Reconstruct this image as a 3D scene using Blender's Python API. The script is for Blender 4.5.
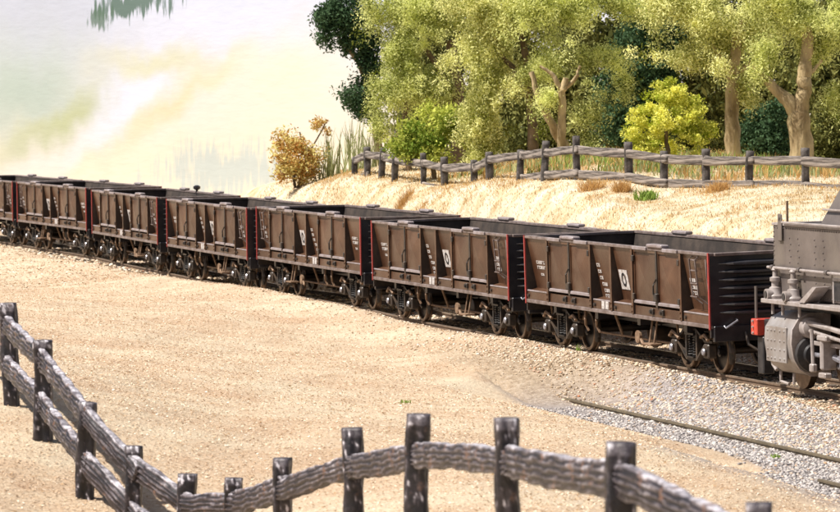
import bpy, bmesh, math, random
import numpy as np
from mathutils import Vector, Matrix, noise
random.seed(7); rng = np.random.default_rng(7)
R = math.radians
scene = bpy.context.scene
for o in list(bpy.data.objects): bpy.data.objects.remove(o)

# ------------------------------------------------------------------ camera, light
F, HC, PITCH = 3898.0, 5.27, 0.0396          # focal length in pixels of an 840 px wide frame
cam_d = bpy.data.cameras.new('camera'); cam = bpy.data.objects.new('camera', cam_d)
scene.collection.objects.link(cam); scene.camera = cam
cam.location = (0, 0, HC); cam.rotation_euler = (math.pi/2 - PITCH, 0, 0)
cam_d.sensor_width = 36; cam_d.lens = F/840*36; cam_d.clip_start = 1; cam_d.clip_end = 2000
cam_d.dof.use_dof = True; cam_d.dof.focus_distance = 78; cam_d.dof.aperture_fstop = 4.2

world = bpy.data.worlds.new('World'); scene.world = world; world.use_nodes = True
SUN_DIR = Vector((-.56, -.13, .80)).normalized()
elev = math.asin(SUN_DIR.z); azim = math.atan2(SUN_DIR.x, SUN_DIR.y)
nt = world.node_tree; bg = nt.nodes['Background']
sky = nt.nodes.new('ShaderNodeTexSky'); sky.sky_type = 'NISHITA'; sky.sun_disc = False
sky.sun_elevation = elev; sky.sun_rotation = azim; sky.dust_density = 3; sky.ozone_density = .6
nt.links.new(sky.outputs[0], bg.inputs[0]); bg.inputs[1].default_value = .06
sl = bpy.data.lights.new('sun', 'SUN'); sl.energy = 5.0; sl.angle = R(1.2); sl.color = (1, .945, .86)
so = bpy.data.objects.new('sun', sl); scene.collection.objects.link(so)
so.rotation_euler = SUN_DIR.to_track_quat('Z', 'Y').to_euler()
vs = scene.view_settings; vs.view_transform = 'Standard'; vs.look = 'None'; vs.gamma = 1; vs.exposure = .46

# ------------------------------------------------------------------ helpers
def W(px, py, d):                             # the point seen at (px, py) at horizontal distance d
    k = (256-py)/F; c, s = math.cos(PITCH), math.sin(PITCH)
    # ray: forward (0,c,-s), up (0,s,c)
    dy = c + k*s; dz = -s + k*c
    t = d/dy
    return Vector(((px-420)/F*t, d, HC + dz*t))
def obj(name, verts, faces, mat=None, parent=None, smooth=False, loc=None, rot=None):
    me = bpy.data.meshes.new(name); me.from_pydata([tuple(v) for v in verts], [], faces); me.update()
    if mat:
        for m in (mat if isinstance(mat, (list, tuple)) else [mat]): me.materials.append(m)
    o = bpy.data.objects.new(name, me); scene.collection.objects.link(o)
    if smooth: me.shade_smooth()
    if parent: o.parent = parent
    if loc is not None: o.location = loc
    if rot is not None: o.rotation_euler = rot
    return o
def bulk(name, V, Fc, mat, parent=None, nv=4, attr=None, smooth=False):
    me = bpy.data.meshes.new(name); V = np.asarray(V, np.float32); Fc = np.asarray(Fc, np.int32)
    me.vertices.add(len(V)); me.vertices.foreach_set('co', V.ravel())
    n = len(Fc); me.loops.add(n*nv); me.loops.foreach_set('vertex_index', Fc.ravel())
    me.polygons.add(n); me.polygons.foreach_set('loop_start', np.arange(n, dtype=np.int32)*nv)
    if attr:
        for k, a in attr.items():
            at = me.attributes.new(k, 'FLOAT', 'POINT'); at.data.foreach_set('value', np.asarray(a, np.float32))
    me.materials.append(mat); me.update(calc_edges=True)
    if smooth: me.shade_smooth()
    o = bpy.data.objects.new(name, me); scene.collection.objects.link(o)
    if parent: o.parent = parent
    return o
def tag(o, label=None, cat=None, group=None, kind=None):
    if label: o['label'] = label
    if cat: o['category'] = cat
    if group: o['group'] = group
    if kind: o['kind'] = kind
    return o
def empty(name, loc=(0,0,0), rot=(0,0,0)):
    o = bpy.data.objects.new(name, None); scene.collection.objects.link(o)
    o.location = loc; o.rotation_euler = rot; o.empty_display_size = .3; return o
def copy_tree(o, parent=None):
    c = o.copy(); scene.collection.objects.link(c); c.parent = parent
    for ch in [x for x in bpy.data.objects if x.parent == o]: copy_tree(ch, c)
    return c
class MB:
    def __init__(s): s.v = []; s.f = []
    def add(s, v, f):
        n = len(s.v); s.v += [tuple(x) for x in v]; s.f += [tuple(i+n for i in q) for q in f]; return s
    def box(s, x0, x1, y0, y1, z0, z1, b=0.0):
        if b <= 0:
            v = [(x,y,z) for x in (x0,x1) for y in (y0,y1) for z in (z0,z1)]
            return s.add(v, [(0,1,3,2),(4,6,7,5),(0,4,5,1),(2,3,7,6),(0,2,6,4),(1,5,7,3)])
        bm = bmesh.new(); vv = [bm.verts.new((x,y,z)) for x in (x0,x1) for y in (y0,y1) for z in (z0,z1)]
        for q in [(0,1,3,2),(4,6,7,5),(0,4,5,1),(2,3,7,6),(0,2,6,4),(1,5,7,3)]: bm.faces.new([vv[i] for i in q])
        bmesh.ops.bevel(bm, geom=bm.edges[:], offset=b, segments=1, affect='EDGES')
        bm.verts.index_update()
        s.add([v.co[:] for v in bm.verts], [[v.index for v in f.verts] for f in bm.faces]); bm.free(); return s
    def hexa(s, p):                            # 8 points, bottom ring then top ring
        return s.add(p, [(3,2,1,0),(4,5,6,7),(0,1,5,4),(1,2,6,5),(2,3,7,6),(3,0,4,7)])
    def tube(s, pts, r, n=8, cap=True):
        pts = [Vector(p) for p in pts]; rs = r if isinstance(r, (list, tuple)) else [r]*len(pts)
        rings = []; up = Vector((0.13, .21, 1)).normalized()
        for i, p in enumerate(pts):
            t = (pts[min(i+1, len(pts)-1)] - pts[max(i-1, 0)]).normalized()
            a = t.cross(up)
            if a.length < .05: a = t.cross(Vector((1,0,0)))
            a.normalize(); b = t.cross(a)
            rings.append([p + rs[i]*(math.cos(2*math.pi*k/n)*a + math.sin(2*math.pi*k/n)*b) for k in range(n)])
        v = [q for ring in rings for q in ring]; f = []
        for i in range(len(pts)-1):
            for k in range(n):
                f.append((i*n+k, i*n+(k+1)%n, (i+1)*n+(k+1)%n, (i+1)*n+k))
        if cap: f.append(tuple(range(n))[::-1]); f.append(tuple((len(pts)-1)*n+k for k in range(n)))
        return s.add(v, f)
    def cyl(s, c, axis, r, h, n=20, b=0, cap=True):       # centre, axis letter, profile along the axis
        if isinstance(r, (int, float)): prof = [(-h/2, r), (h/2, r)]
        else: prof = r
        v = []; f = []
        for (t, rr) in prof:
            for k in range(n):
                ca, sa = math.cos(2*math.pi*k/n)*rr, math.sin(2*math.pi*k/n)*rr
                v.append({'x': (c[0]+t, c[1]+ca, c[2]+sa), 'y': (c[0]+sa, c[1]+t, c[2]+ca), 'z': (c[0]+ca, c[1]+sa, c[2]+t)}[axis])
        for i in range(len(prof)-1):
            for k in range(n): f.append((i*n+k, i*n+(k+1)%n, (i+1)*n+(k+1)%n, (i+1)*n+k))
        if cap: f.append(tuple(range(n))[::-1]); f.append(tuple((len(prof)-1)*n+k for k in range(n)))
        return s.add(v, f)
    def build(s, name, mat, parent=None, smooth=False, loc=None, rot=None):
        o = obj(name, s.v, s.f, mat, parent, False, loc, rot)
        if smooth:
            o.data.shade_smooth()
            try: o.data.set_sharp_from_angle(angle=R(38))
            except Exception: pass
        return o

def mat(name, c, rough=.7, metal=0, c2=None, scale=3, lo=.4, hi=.65, bump=0, bscale=40, spec=.5, detail=6, stretch=None, trans=0, coords='Object', c3=None, s3=.7):
    m = bpy.data.materials.new(name); m.use_nodes = True; n = m.node_tree; N = n.nodes; L = n.links
    b = N['Principled BSDF']; b.inputs['Roughness'].default_value = rough; b.inputs['Metallic'].default_value = metal
    b.inputs['Specular IOR Level'].default_value = spec
    b.inputs['Base Color'].default_value = (*c, 1)
    tc = N.new('ShaderNodeTexCoord'); src = tc.outputs[coords]
    if stretch:
        mp = N.new('ShaderNodeMapping'); mp.inputs['Scale'].default_value = stretch; L.new(src, mp.inputs[0]); src = mp.outputs[0]
    col = None
    if c2:
        tx = N.new('ShaderNodeTexNoise'); tx.inputs['Scale'].default_value = scale; tx.inputs['Detail'].default_value = detail; tx.inputs['Roughness'].default_value = .62
        L.new(src, tx.inputs['Vector'])
        rp = N.new('ShaderNodeValToRGB'); rp.color_ramp.elements[0].position = lo; rp.color_ramp.elements[1].position = hi
        rp.color_ramp.elements[0].color = (*c, 1); rp.color_ramp.elements[1].color = (*c2, 1)
        L.new(tx.outputs[0], rp.inputs[0]); col = rp.outputs[0]
        if c3:
            t3 = N.new('ShaderNodeTexNoise'); t3.inputs['Scale'].default_value = s3; t3.inputs['Detail'].default_value = 5; L.new(src, t3.inputs['Vector'])
            r3 = N.new('ShaderNodeValToRGB'); r3.color_ramp.elements[0].position = .48; r3.color_ramp.elements[1].position = .68
            mx = N.new('ShaderNodeMix'); mx.data_type = 'RGBA'; L.new(t3.outputs[0], r3.inputs[0]); L.new(r3.outputs[0], mx.inputs[0])
            L.new(col, mx.inputs[6]); mx.inputs[7].default_value = (*c3, 1); col = mx.outputs[2]
        L.new(col, b.inputs['Base Color'])
    if bump:
        tb = N.new('ShaderNodeTexNoise'); tb.inputs['Scale'].default_value = bscale; tb.inputs['Detail'].default_value = 5; L.new(src, tb.inputs['Vector'])
        bp = N.new('ShaderNodeBump'); bp.inputs['Strength'].default_value = 1; bp.inputs['Distance'].default_value = bump
        L.new(tb.outputs[0], bp.inputs['Height']); L.new(bp.outputs[0], b.inputs['Normal'])
    if trans:
        tr = N.new('ShaderNodeBsdfTranslucent'); ms = N.new('ShaderNodeMixShader'); ms.inputs[0].default_value = trans
        if col: L.new(col, tr.inputs[0])
        else: tr.inputs[0].default_value = (*c, 1)
        L.new(b.outputs[0], ms.inputs[1]); L.new(tr.outputs[0], ms.inputs[2]); L.new(ms.outputs[0], N['Material Output'].inputs[0])
    return m
def vary(m, amt=.3):                          # each panel is weathered a little differently
    n = m.node_tree; b = n.nodes['Principled BSDF']; src = b.inputs['Base Color'].links[0].from_socket
    oi = n.nodes.new('ShaderNodeObjectInfo'); mr = n.nodes.new('ShaderNodeMapRange'); n.links.new(oi.outputs['Random'], mr.inputs[0]); mr.inputs[3].default_value = 1-amt; mr.inputs[4].default_value = 1+amt
    mx = n.nodes.new('ShaderNodeMix'); mx.data_type = 'RGBA'; mx.blend_type = 'MULTIPLY'; mx.inputs[0].default_value = 1; n.links.new(src, mx.inputs[6]); n.links.new(mr.outputs[0], mx.inputs[7]); n.links.new(mx.outputs[2], b.inputs['Base Color'])
def leafmat(name, c, c2, scale=1.2, trans=.35):
    m = mat(name, c, .75, 0, c2, scale, .35, .7, spec=.15, trans=trans, coords='Object', detail=3)
    n = m.node_tree; a = n.nodes.new('ShaderNodeAttribute'); a.attribute_name = 'rnd'
    rp = [x for x in n.nodes if x.type == 'VALTORGB'][0]; tx = [x for x in n.nodes if x.type == 'TEX_NOISE'][0]
    ad = n.nodes.new('ShaderNodeMath'); ad.operation = 'MULTIPLY_ADD'; n.links.new(a.outputs['Fac'], ad.inputs[0]); ad.inputs[1].default_value = .95
    h = n.nodes.new('ShaderNodeMath'); h.operation = 'MULTIPLY'; h.inputs[1].default_value = .16; n.links.new(tx.outputs[0], h.inputs[0])
    n.links.new(h.outputs[0], ad.inputs[2]); n.links.new(ad.outputs[0], rp.inputs[0]); rp.color_ramp.elements[0].position = .24; rp.color_ramp.elements[1].position = .62; return m

M = {}
M['wagon'] = mat('wagon_brown_paint', (.062,.027,.014), .36, 0, (.118,.060,.034), 1.6, .38, .7, bump=.004, bscale=18, spec=.45, c3=(.095,.06,.04), s3=.8)
vary(M['wagon'], .22)
M['wagon_in'] = mat('wagon_inside_grime', (.025,.018,.015), .8, 0, (.065,.047,.037), 2.2, .4, .65, bump=.006, bscale=12)
M['wagon_dark'] = mat('wagon_end_black_paint', (.016,.015,.019), .32, 0, (.035,.032,.036), 3, spec=.6)
M['web'] = mat('stake_web_shade', (.028,.018,.013), .7, 0, (.06,.038,.026), 3)  # shade on the stake webs, put into their colour
M['disc'] = mat('wheel_disc_oily_steel', (.016,.015,.016), .3, .3, (.05,.045,.045), 4)
M['cyl'] = mat('worn_silver_grey_casing', (.34,.315,.305), .34, .15, (.22,.18,.155), 2.4, .42, .7, bump=.004, bscale=9)
M['rib'] = mat('end_rib_glossy_paint', (.03,.03,.036), .25, 0, (.055,.053,.06), 3, spec=.8)
M['edge'] = mat('worn_sill_paint', (.13,.095,.085), .45, 0, (.24,.195,.185), 5)
M['cap'] = mat('pale_worn_capping', (.30,.26,.27), .5, 0, (.20,.16,.15), 4)
M['red'] = mat('red_corner_paint', (.40,.045,.04), .5, 0, (.28,.05,.045), 6)
M['white'] = mat('worn_white_lettering', (.62,.60,.60), .6, 0, (.34,.29,.26), 14)
M['bogie'] = mat('bogie_black', (.028,.024,.022), .5, 0, (.075,.052,.037), 5, spec=.5)
M['rusty'] = mat('rusty_brown_iron', (.17,.10,.06), .6, 0, (.30,.20,.13), 8)
M['tyre'] = mat('wheel_tyre_steel', (.13,.085,.058), .28, .6, (.24,.17,.12), 6)
M['shine'] = mat('bright_iron', (.42,.42,.47), .35, .5, (.25,.24,.27), 7)
M['loco'] = mat('loco_grey_paint', (.095,.079,.074), .34, 0, (.165,.138,.128), 1.4, .35, .7, bump=.004, bscale=9, spec=.5, c3=(.17,.145,.125), s3=.9)
M['loco_edge'] = mat('loco_worn_edge', (.38,.34,.33), .4, 0, (.26,.22,.2), 6)
M['loco_dark'] = mat('loco_black_iron', (.02,.02,.023), .45, 0, (.05,.045,.045), 6)
M['loco_red'] = mat('loco_buffer_beam_red', (.62,.075,.045), .45, 0, (.42,.05,.035), 7)
M['rail'] = mat('rail_rust', (.125,.085,.058), .65, 0, (.19,.13,.09), 8)
M['railtop'] = mat('rail_running_surface', (.33,.26,.21), .35, .35, (.2,.15,.11), 3)
M['siderail'] = mat('siding_rail_rust', (.105,.082,.052), .6, 0, (.17,.135,.085), 5)
M['sleeper'] = mat('sleeper_timber', (.08,.06,.045), .85, 0, (.15,.115,.085), 6, stretch=(1,6,1))
M['straw'] = mat('straw_litter', (.62,.45,.27), .9, 0, (.90,.78,.60), .9, .35, .65, coords='Object', spec=.1, detail=8)
M['strawdark'] = mat('brown_litter', (.36,.22,.12), .9, 0, (.55,.38,.22), 1.1, spec=.1)
M['hillgrass'] = mat('dry_grass_blades', (.54,.39,.19), .9, 0, (.76,.67,.50), 1.1, lo=.40, hi=.56, trans=.25, spec=.1)
M['tuft_gold'] = leafmat('golden_tuft_blades', (.60,.38,.15), (.85,.66,.38))
M['tuft_green'] = leafmat('green_tuft_blades', (.27,.38,.08), (.52,.58,.2))
M['tuft_pale'] = leafmat('pale_reed_blades', (.36,.38,.18), (.6,.58,.36))
M['bark'] = mat('pale_bark', (.20,.135,.06), .85, 0, (.55,.43,.24), 2.6, .35, .65, bump=.09, bscale=5, detail=8, stretch=(1,1,.35))
M['barkdark'] = mat('brown_bark', (.13,.09,.055), .9, 0, (.26,.18,.11), 2.5, bump=.03, bscale=6)
M['lf_willow'] = leafmat('olive_leaves', (.18,.21,.03), (.95,.98,.42), 1.4, .5)
M['lf_yellow'] = leafmat('yellow_olive_leaves', (.24,.26,.035), (1,.99,.46), 1.4)
M['lf_bright'] = leafmat('bright_yellow_green_leaves', (.34,.40,.03), (.95,.92,.22), 1.8)
M['lf_mid'] = leafmat('mid_green_leaves', (.17,.25,.03), (.62,.66,.14), 1.6)
M['lf_dark'] = leafmat('dark_green_leaves', (.035,.075,.03), (.085,.15,.07), 1.5, .2)
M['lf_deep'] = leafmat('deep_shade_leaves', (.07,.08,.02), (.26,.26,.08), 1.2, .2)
M['lf_orange'] = leafmat('orange_brown_leaves', (.50,.24,.06), (.85,.75,.30), 2.2)

# ------------------------------------------------------------------ track line (from near to far)
WAG = [  # near side centre x, y, heading from +Y towards -X, z, cant
 (3.936, 78.90, .3131, .033, .0337), (.428, 90.45, .3015, -.004, .0252), (-2.967, 102.57, .293, .014, .0139),
 (-6.196, 112.85, .2776, -.027, .0127), (-9.439, 124.35, .2755, -.018, .0148), (-12.86, 135.93, .3248, .013, .0135), (-16.55, 147.3, .33, .0, .013)]
HW = 1.30
ctr = []
for (x, y, p, z, c) in WAG:
    cx, cy = x + HW*math.cos(p), y + HW*math.sin(p); ux, uy = -math.sin(p), math.cos(p)
    for s in (-3.6, 3.6): ctr.append((cx+s*ux, cy+s*uy, z))
u0 = (math.sin(.32), -math.cos(.32))
near = [(ctr[0][0]+u0[0]*t, ctr[0][1]+u0[1]*t, .03) for t in (34, 26, 18, 11, 5.5)]
uf = (-math.sin(.34), math.cos(.34))
far = [(ctr[-1][0]+uf[0]*t, ctr[-1][1]+uf[1]*t, 0) for t in (8, 16)]
raw = near + ctr + far
def smooth_line(raw, n=2):
    A = np.array(raw)
    s = np.concatenate([[0], np.cumsum(np.hypot(*(A[1:,:2]-A[:-1,:2]).T))])
    q = np.arange(0, s[-1], .6); B = np.stack([np.interp(q, s, A[:,i]) for i in range(3)], 1)
    for _ in range(14): B[1:-1] = .25*B[:-2] + .5*B[1:-1] + .25*B[2:]
    return B
TRK = smooth_line(raw)
def rail_from(line, off):
    t = np.gradient(line[:,:2], axis=0); t /= np.linalg.norm(t, axis=1)[:,None]
    nrm = np.stack([t[:,1], -t[:,0]], 1)                    # to the right when heading away
    o = line.copy(); o[:,:2] += nrm*off; return o
# siding: far rail goes through two measured points, centre line is half a gauge nearer to the camera
a = W(548, 394, 71.6); b_ = W(840, 459.5, 58.5)
dv = Vector((a.x-b_.x, a.y-b_.y)).normalized(); nv = Vector((dv.y, -dv.x))
ZS = -.10
sc = [(b_.x - nv.x*.75 + dv.x*t, b_.y - nv.y*.75 + dv.y*t, ZS) for t in (-22, -10, 0, 8, 13.7)]
SID = smooth_line(sc)

def dist_line(X, Y, line):
    d = np.full(X.shape, 1e9); zz = np.zeros(X.shape)
    P = line[::2]
    for i in range(len(P)-1):
        a, b = P[i], P[i+1]; v = b[:2]-a[:2]; L2 = (v**2).sum()
        t = np.clip(((X-a[0])*v[0]+(Y-a[1])*v[1])/L2, 0, 1)
        dd = np.hypot(X-a[0]-t*v[0], Y-a[1]-t*v[1]); m = dd < d; d[m] = dd[m]; zz[m] = a[2]+(b[2]-a[2])*t[m]
    return d, zz
# ------------------------------------------------------------------ fences (measured posts: px, top y, rail y, distance)
FG = [(-28,268,290,57,372),(8,303,325,53,395),(43,340,361,50,437),(88,402,416,47,500),(134,446,468,46,None),(187,474,502,45,None),(234,478,505,44,None),(282,458,488,42,None),
      (352,428,467,39.5,None),(418,414,456,36.5,None),(507,418,461,32.5,None),(621,442,482,28.5,None),(760,503,548,25.5,None),(930,575,620,23.5,None)]
BGF = [(355,157,160,119,173),(367,147,155,117.5,178),(383,148,157,116.3,180),(396,150,160,115,182),(423,153,164,112.5,184),(444,157,168,110.5,188),(474,160,168,108.5,188),(489,152,160,106.5,180),(521,150,156,104.5,180),
       (546,141,153,102.5,179),(576,136,150,100.5,180),(628,142,154,98.5,179),(664,151,159,97.3,187),(706,149,161,96.3,188),(750,151,160,95.2,187),(805,148,161,94,188),(858,150,165,93,192),(912,152,167,92,194)]
CP = []
def cp(px, py, d): p = W(px, py, d); CP.append((p.x, p.y, p.z))
for (px, t, r, d, b) in FG:
    if b: cp(px, b, d)
    else:
        q = W(px, t, d); CP.append((q.x, q.y, max(q.z-1.15, .32)))
for (px, t, r, d, b) in BGF: cp(px, b-1, d)
# left field
for q in [(-30,243,138),(0,243,134),(60,255,124),(120,265,114),(180,277,106),(240,291,98),(200,315,86),(60,300,92),(-40,300,90),(60,360,66),(-60,420,52),(150,350,72),(250,340,80),(300,325,86),(360,335,83),(400,345,80),
          (250,420,58),(350,400,62),(450,400,65),(330,470,49),(450,470,48.5),(520,430,57),(560,470,50),(620,450,54.5),(650,500,47),(730,490,50),(780,500,49.5),(860,520,48),
          (255,192,126),(300,187,124),(215,199,128),(600,224,92),(700,216,89.5),(450,214,100),(350,206,111),(800,212,86),(520,205,100),(650,200,96),(840,205,87),(900,215,85)]: cp(*q)
for (x, y, z) in [(-12,150,.6),(-8,143,1.0),(-20,165,.4),(-30,160,.4),(-30,120,.6),(-25,90,.9),(-20,60,1.2),(-10,38,.4),(10,120,3.2),(0,130,3.1),(16,110,3.2),(-4,130,2.8),(20,80,2.5),(25,60,1),(14,45,-.2),
                  (3,20,1.2),(-6,25,.2),(10,30,.8),(0,5,0),(30,130,3.2),(30,30,0),(-30,20,0), (12,56,-.25),(14,70,-.2)]: CP.append((x,y,z))
CP = np.array(CP)
def tps_k(r2): return .5*r2*np.log(r2+1e-6)
SX = .12                                       # the field of view is long and narrow: compress depth for the spline
def feat(X, Y): return X, Y*.35
cx_, cy_ = feat(CP[:,0], CP[:,1]); n_ = len(CP)
K = tps_k((cx_[:,None]-cx_)**2+(cy_[:,None]-cy_)**2)+np.eye(n_)*1.5
Pm = np.stack([np.ones(n_), cx_, cy_], 1)
A_ = np.block([[K, Pm],[Pm.T, np.zeros((3,3))]]); sol = np.linalg.solve(A_, np.concatenate([CP[:,2], [0,0,0]]))
def sstep(x): x = np.clip(x, 0, 1); return x*x*(3-2*x)
def ground(X, Y, fine=True):
    X = np.asarray(X, float); Y = np.asarray(Y, float); shp = X.shape; X = X.ravel(); Y = Y.ravel()
    fx, fy = feat(X, Y); Z = np.zeros(len(X))
    for i in range(0, len(X), 20000):
        s = slice(i, i+20000)
        Z[s] = tps_k((fx[s,None]-cx_)**2+(fy[s,None]-cy_)**2)@sol[:n_] + sol[n_]+sol[n_+1]*fx[s]+sol[n_+2]*fy[s]
    Z = np.clip(Z, -.6, 4.2)
    if fine:
        Z += .05*np.sin(X*1.3+.7*np.sin(Y*.45))*np.cos(Y*.4+X*.5) + .02*np.sin(X*3.1+Y*1.7)*np.sin(Y*2.3-X*1.1)
    d, z = dist_line(X, Y, TRK); w = sstep((d-1.9)/2.2); Z = (z-.125)*(1-w) + Z*w
    d2, z2 = dist_line(X, Y, SID); w2 = sstep((d2-1.25)/1.3)*(1-sstep((Y-70)/3)) + sstep((Y-70)/3); w2 = np.clip(w2, 0, 1)
    sdc = (X-b_.x)*nv.x + (Y-b_.y)*nv.y + .75; tt = (X-b_.x)*dv.x + (Y-b_.y)*dv.y
    nearside = sstep((-sdc-.1)/.3)*sstep((tt+.6)/2)
    w2 = np.maximum(w2, nearside)
    cap_ = ZS-.08+.21*np.clip(-sdc-.15, 0, 99) + .09*np.clip(tt-11, 0, 99)**1.3 + 9*(sdc > 0)
    Z = np.minimum(Z, np.where(tt > -8, cap_, 9))
    # siding is buried on its left end by the field
    Z = (z2-.085)*(1-w2) + Z*w2
    return Z.reshape(shp), d.reshape(shp), d2.reshape(shp)

# ------------------------------------------------------------------ ground sheet
gx = np.concatenate([np.arange(-120,-32,8), np.arange(-32,-20,1.5), np.arange(-20,16,.16), np.arange(16,34,1.5), np.arange(34,121,8)])
gy = np.concatenate([np.arange(-30,22,4), np.arange(22,40,.5), np.arange(40,104,.22), np.arange(104,158,.5), np.arange(158,200,5)])
GX, GY = np.meshgrid(gx, gy); GZ, GD, GD2 = ground(GX, GY)
nx, ny = len(gx), len(gy)
idx = np.arange(nx*ny).reshape(ny, nx)
Fq = np.stack([idx[:-1,:-1], idx[:-1,1:], idx[1:,1:], idx[1:,:-1]], -1).reshape(-1, 4)
def between(X, Y):
    sd_ = (X-b_.x)*nv.x + (Y-b_.y)*nv.y; t_ = (X-b_.x)*dv.x + (Y-b_.y)*dv.y
    wob = .5*np.sin(t_*.9)+.3*np.sin(t_*2.3+1)
    return sstep((sd_+1.2)/.6)*sstep((6.5-sd_)/1.5)*sstep((25-t_+wob*2)/12)
ballast = np.maximum(1 - sstep((GD-2.3)/1.5), between(GX, GY)*.9)
SDC = (GX-b_.x)*nv.x + (GY-b_.y)*nv.y + .75; TT = (GX-b_.x)*dv.x + (GY-b_.y)*dv.y
grey = (1 - sstep((GD2-1.9)/1.6))*np.maximum(sstep((SDC+.75)/.4), TT < -1)*sstep((14.5-TT)/4)
# side of the main track: + behind the train
def side_of(X, Y): return np.interp(Y, TRK[:,1], TRK[:,0])
hill = sstep((GX - side_of(GX, GY) - 1.5)/1.5)
gm = bpy.data.materials.new('ground_litter'); gm.use_nodes = True; N = gm.node_tree.nodes; L = gm.node_tree.links; B = N['Principled BSDF']
B.inputs['Roughness'].default_value = .95; B.inputs['Specular IOR Level'].default_value = .1
tc = N.new('ShaderNodeTexCoord')
def nz(scale, detail=6, rough=.6):
    t = N.new('ShaderNodeTexNoise'); t.inputs['Scale'].default_value = scale; t.inputs['Detail'].default_value = detail; t.inputs['Roughness'].default_value = rough
    L.new(tc.outputs['Object'], t.inputs['Vector']); return t.outputs[0]
def ramp(src, *st):
    r = N.new('ShaderNodeValToRGB'); e = r.color_ramp.elements
    e[0].position, e[0].color = st[0][0], (*st[0][1], 1); e[1].position, e[1].color = st[-1][0], (*st[-1][1], 1)
    for p, c in st[1:-1]: k = e.new(p); k.color = (*c, 1)
    L.new(src, r.inputs[0]); return r.outputs[0]
def mixc(f, a, b):
    m = N.new('ShaderNodeMix'); m.data_type = 'RGBA'
    if isinstance(f, float): m.inputs[0].default_value = f
    else: L.new(f, m.inputs[0])
    for i, q in ((6, a), (7, b)):
        if isinstance(q, tuple): m.inputs[i].default_value = (*q, 1)
        else: L.new(q, m.inputs[i])
    return m.outputs[2]
def at(nm): a = N.new('ShaderNodeAttribute'); a.attribute_name = nm; return a.outputs['Fac']
field = ramp(nz(14, 8, .75), (.30, (.40,.265,.155)), (.48, (.60,.44,.30)), (.68, (.76,.64,.49)))
field = mixc(ramp(nz(.35, 5), (.42, (0,0,0)), (.62, (.75,.75,.75))), field, (.73,.62,.46))
field = mixc(ramp(nz(.9, 7, .7), (.50, (0,0,0)), (.66, (.5,.5,.5))), field, (.50,.32,.20))
hillc = ramp(nz(1.1, 9, .75), (.34, (.48,.33,.17)), (.45, (.62,.49,.31)), (.58, (.74,.65,.50)))
bal = ramp(nz(9, 6, .7), (.33, (.22,.15,.10)), (.5, (.42,.32,.22)), (.68, (.58,.48,.38)))
gre = ramp(nz(10, 6, .7), (.35, (.18,.155,.145)), (.5, (.36,.32,.31)), (.68, (.54,.50,.48)))
c = mixc(at('hill'), field, hillc); c = mixc(at('ballast'), c, bal); c = mixc(at('grey'), c, gre)
L.new(c, B.inputs['Base Color'])
bp = N.new('ShaderNodeBump'); bp.inputs['Distance'].default_value = .07; bp.inputs['Strength'].default_value = .9
L.new(nz(13, 6, .7), bp.inputs['Height']); L.new(bp.outputs[0], B.inputs['Normal'])
g = bulk('ground', np.stack([GX, GY, GZ], -1).reshape(-1,3), Fq, gm, attr={'ballast': ballast.ravel(), 'grey': grey.ravel(), 'hill': hill.ravel()}, smooth=True)
tag(g, kind='structure')

# ------------------------------------------------------------------ painted backdrop board
P0 = Vector((13.5, 128)); P1 = Vector((-19.0, 168)); bd = (P1-P0).normalized()
def board_uv(px, py):
    k = (256-py)/F; dx = (px-420)/F; dy = math.cos(PITCH)+k*math.sin(PITCH); dz = -math.sin(PITCH)+k*math.cos(PITCH)
    # P0 + u*bd = t*(dx,dy)
    det = bd.x*(-dy) - (-dx)*bd.y
    u = (-P0.x*(-dy) - (-dx)*(-P0.y))/det
    t = (P0.y + u*bd.y)/dy
    return u, HC + dz*t
bm_ = bpy.data.materials.new('painted_backdrop'); bm_.use_nodes = True; N = bm_.node_tree.nodes; L = bm_.node_tree.links; B = N['Principled BSDF']
B.inputs['Roughness'].default_value = .9; B.inputs['Specular IOR Level'].default_value = .1
tc = N.new('ShaderNodeTexCoord')
def math_(op, a, b=None):
    m = N.new('ShaderNodeMath'); m.operation = op
    for i, q in enumerate([a, b]):
        if q is None: continue
        if isinstance(q, (int, float)): m.inputs[i].default_value = q
        else: L.new(q, m.inputs[i])
    return m.outputs[0]
warp = N.new('ShaderNodeTexNoise'); warp.inputs['Scale'].default_value = .45; warp.inputs['Detail'].default_value = 5; L.new(tc.outputs['Object'], warp.inputs['Vector'])
sp = N.new('ShaderNodeSeparateXYZ'); L.new(tc.outputs['Object'], sp.inputs[0])
ws = N.new('ShaderNodeSeparateColor'); L.new(warp.outputs['Color'], ws.inputs[0])
U = math_('ADD', sp.outputs[0], math_('MULTIPLY', math_('SUBTRACT', ws.outputs[0], .5), 4.2)); Z = math_('ADD', sp.outputs[2], math_('MULTIPLY', math_('SUBTRACT', ws.outputs[1], .5), 2.2))
def patch(col, px, py, rx, ry, c, amt, rot=0, soft=1.6, fine=None):
    u, z = board_uv(px, py); u2, _ = board_uv(px+rx, py); _, z2 = board_uv(px, py+ry)
    du = math_('SUBTRACT', U, u); dz = math_('SUBTRACT', Z, z); ru, rz = abs(u2-u), abs(z2-z)
    if rot:  # shear so the streak climbs to the right (u decreases to the right)
        dz = math_('ADD', dz, math_('MULTIPLY', du, rot))
    e = math_('SQRT', math_('ADD', math_('POWER', math_('ABSOLUTE', math_('DIVIDE', du, ru)), 2.0), math_('POWER', math_('ABSOLUTE', math_('DIVIDE', dz, rz)), 2.0)))
    if fine is not None: e = math_('ADD', e, fine)
    mr = N.new('ShaderNodeMapRange'); mr.interpolation_type = 'SMOOTHSTEP'; L.new(e, mr.inputs[0])
    mr.inputs[1].default_value = 1 + soft/2 if soft < 1 else 1.5; mr.inputs[2].default_value = 1-soft/2 if soft < 1 else 0; mr.inputs[3].default_value = 0; mr.inputs[4].default_value = amt
    return mixc(mr.outputs[0], col, c)
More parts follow.
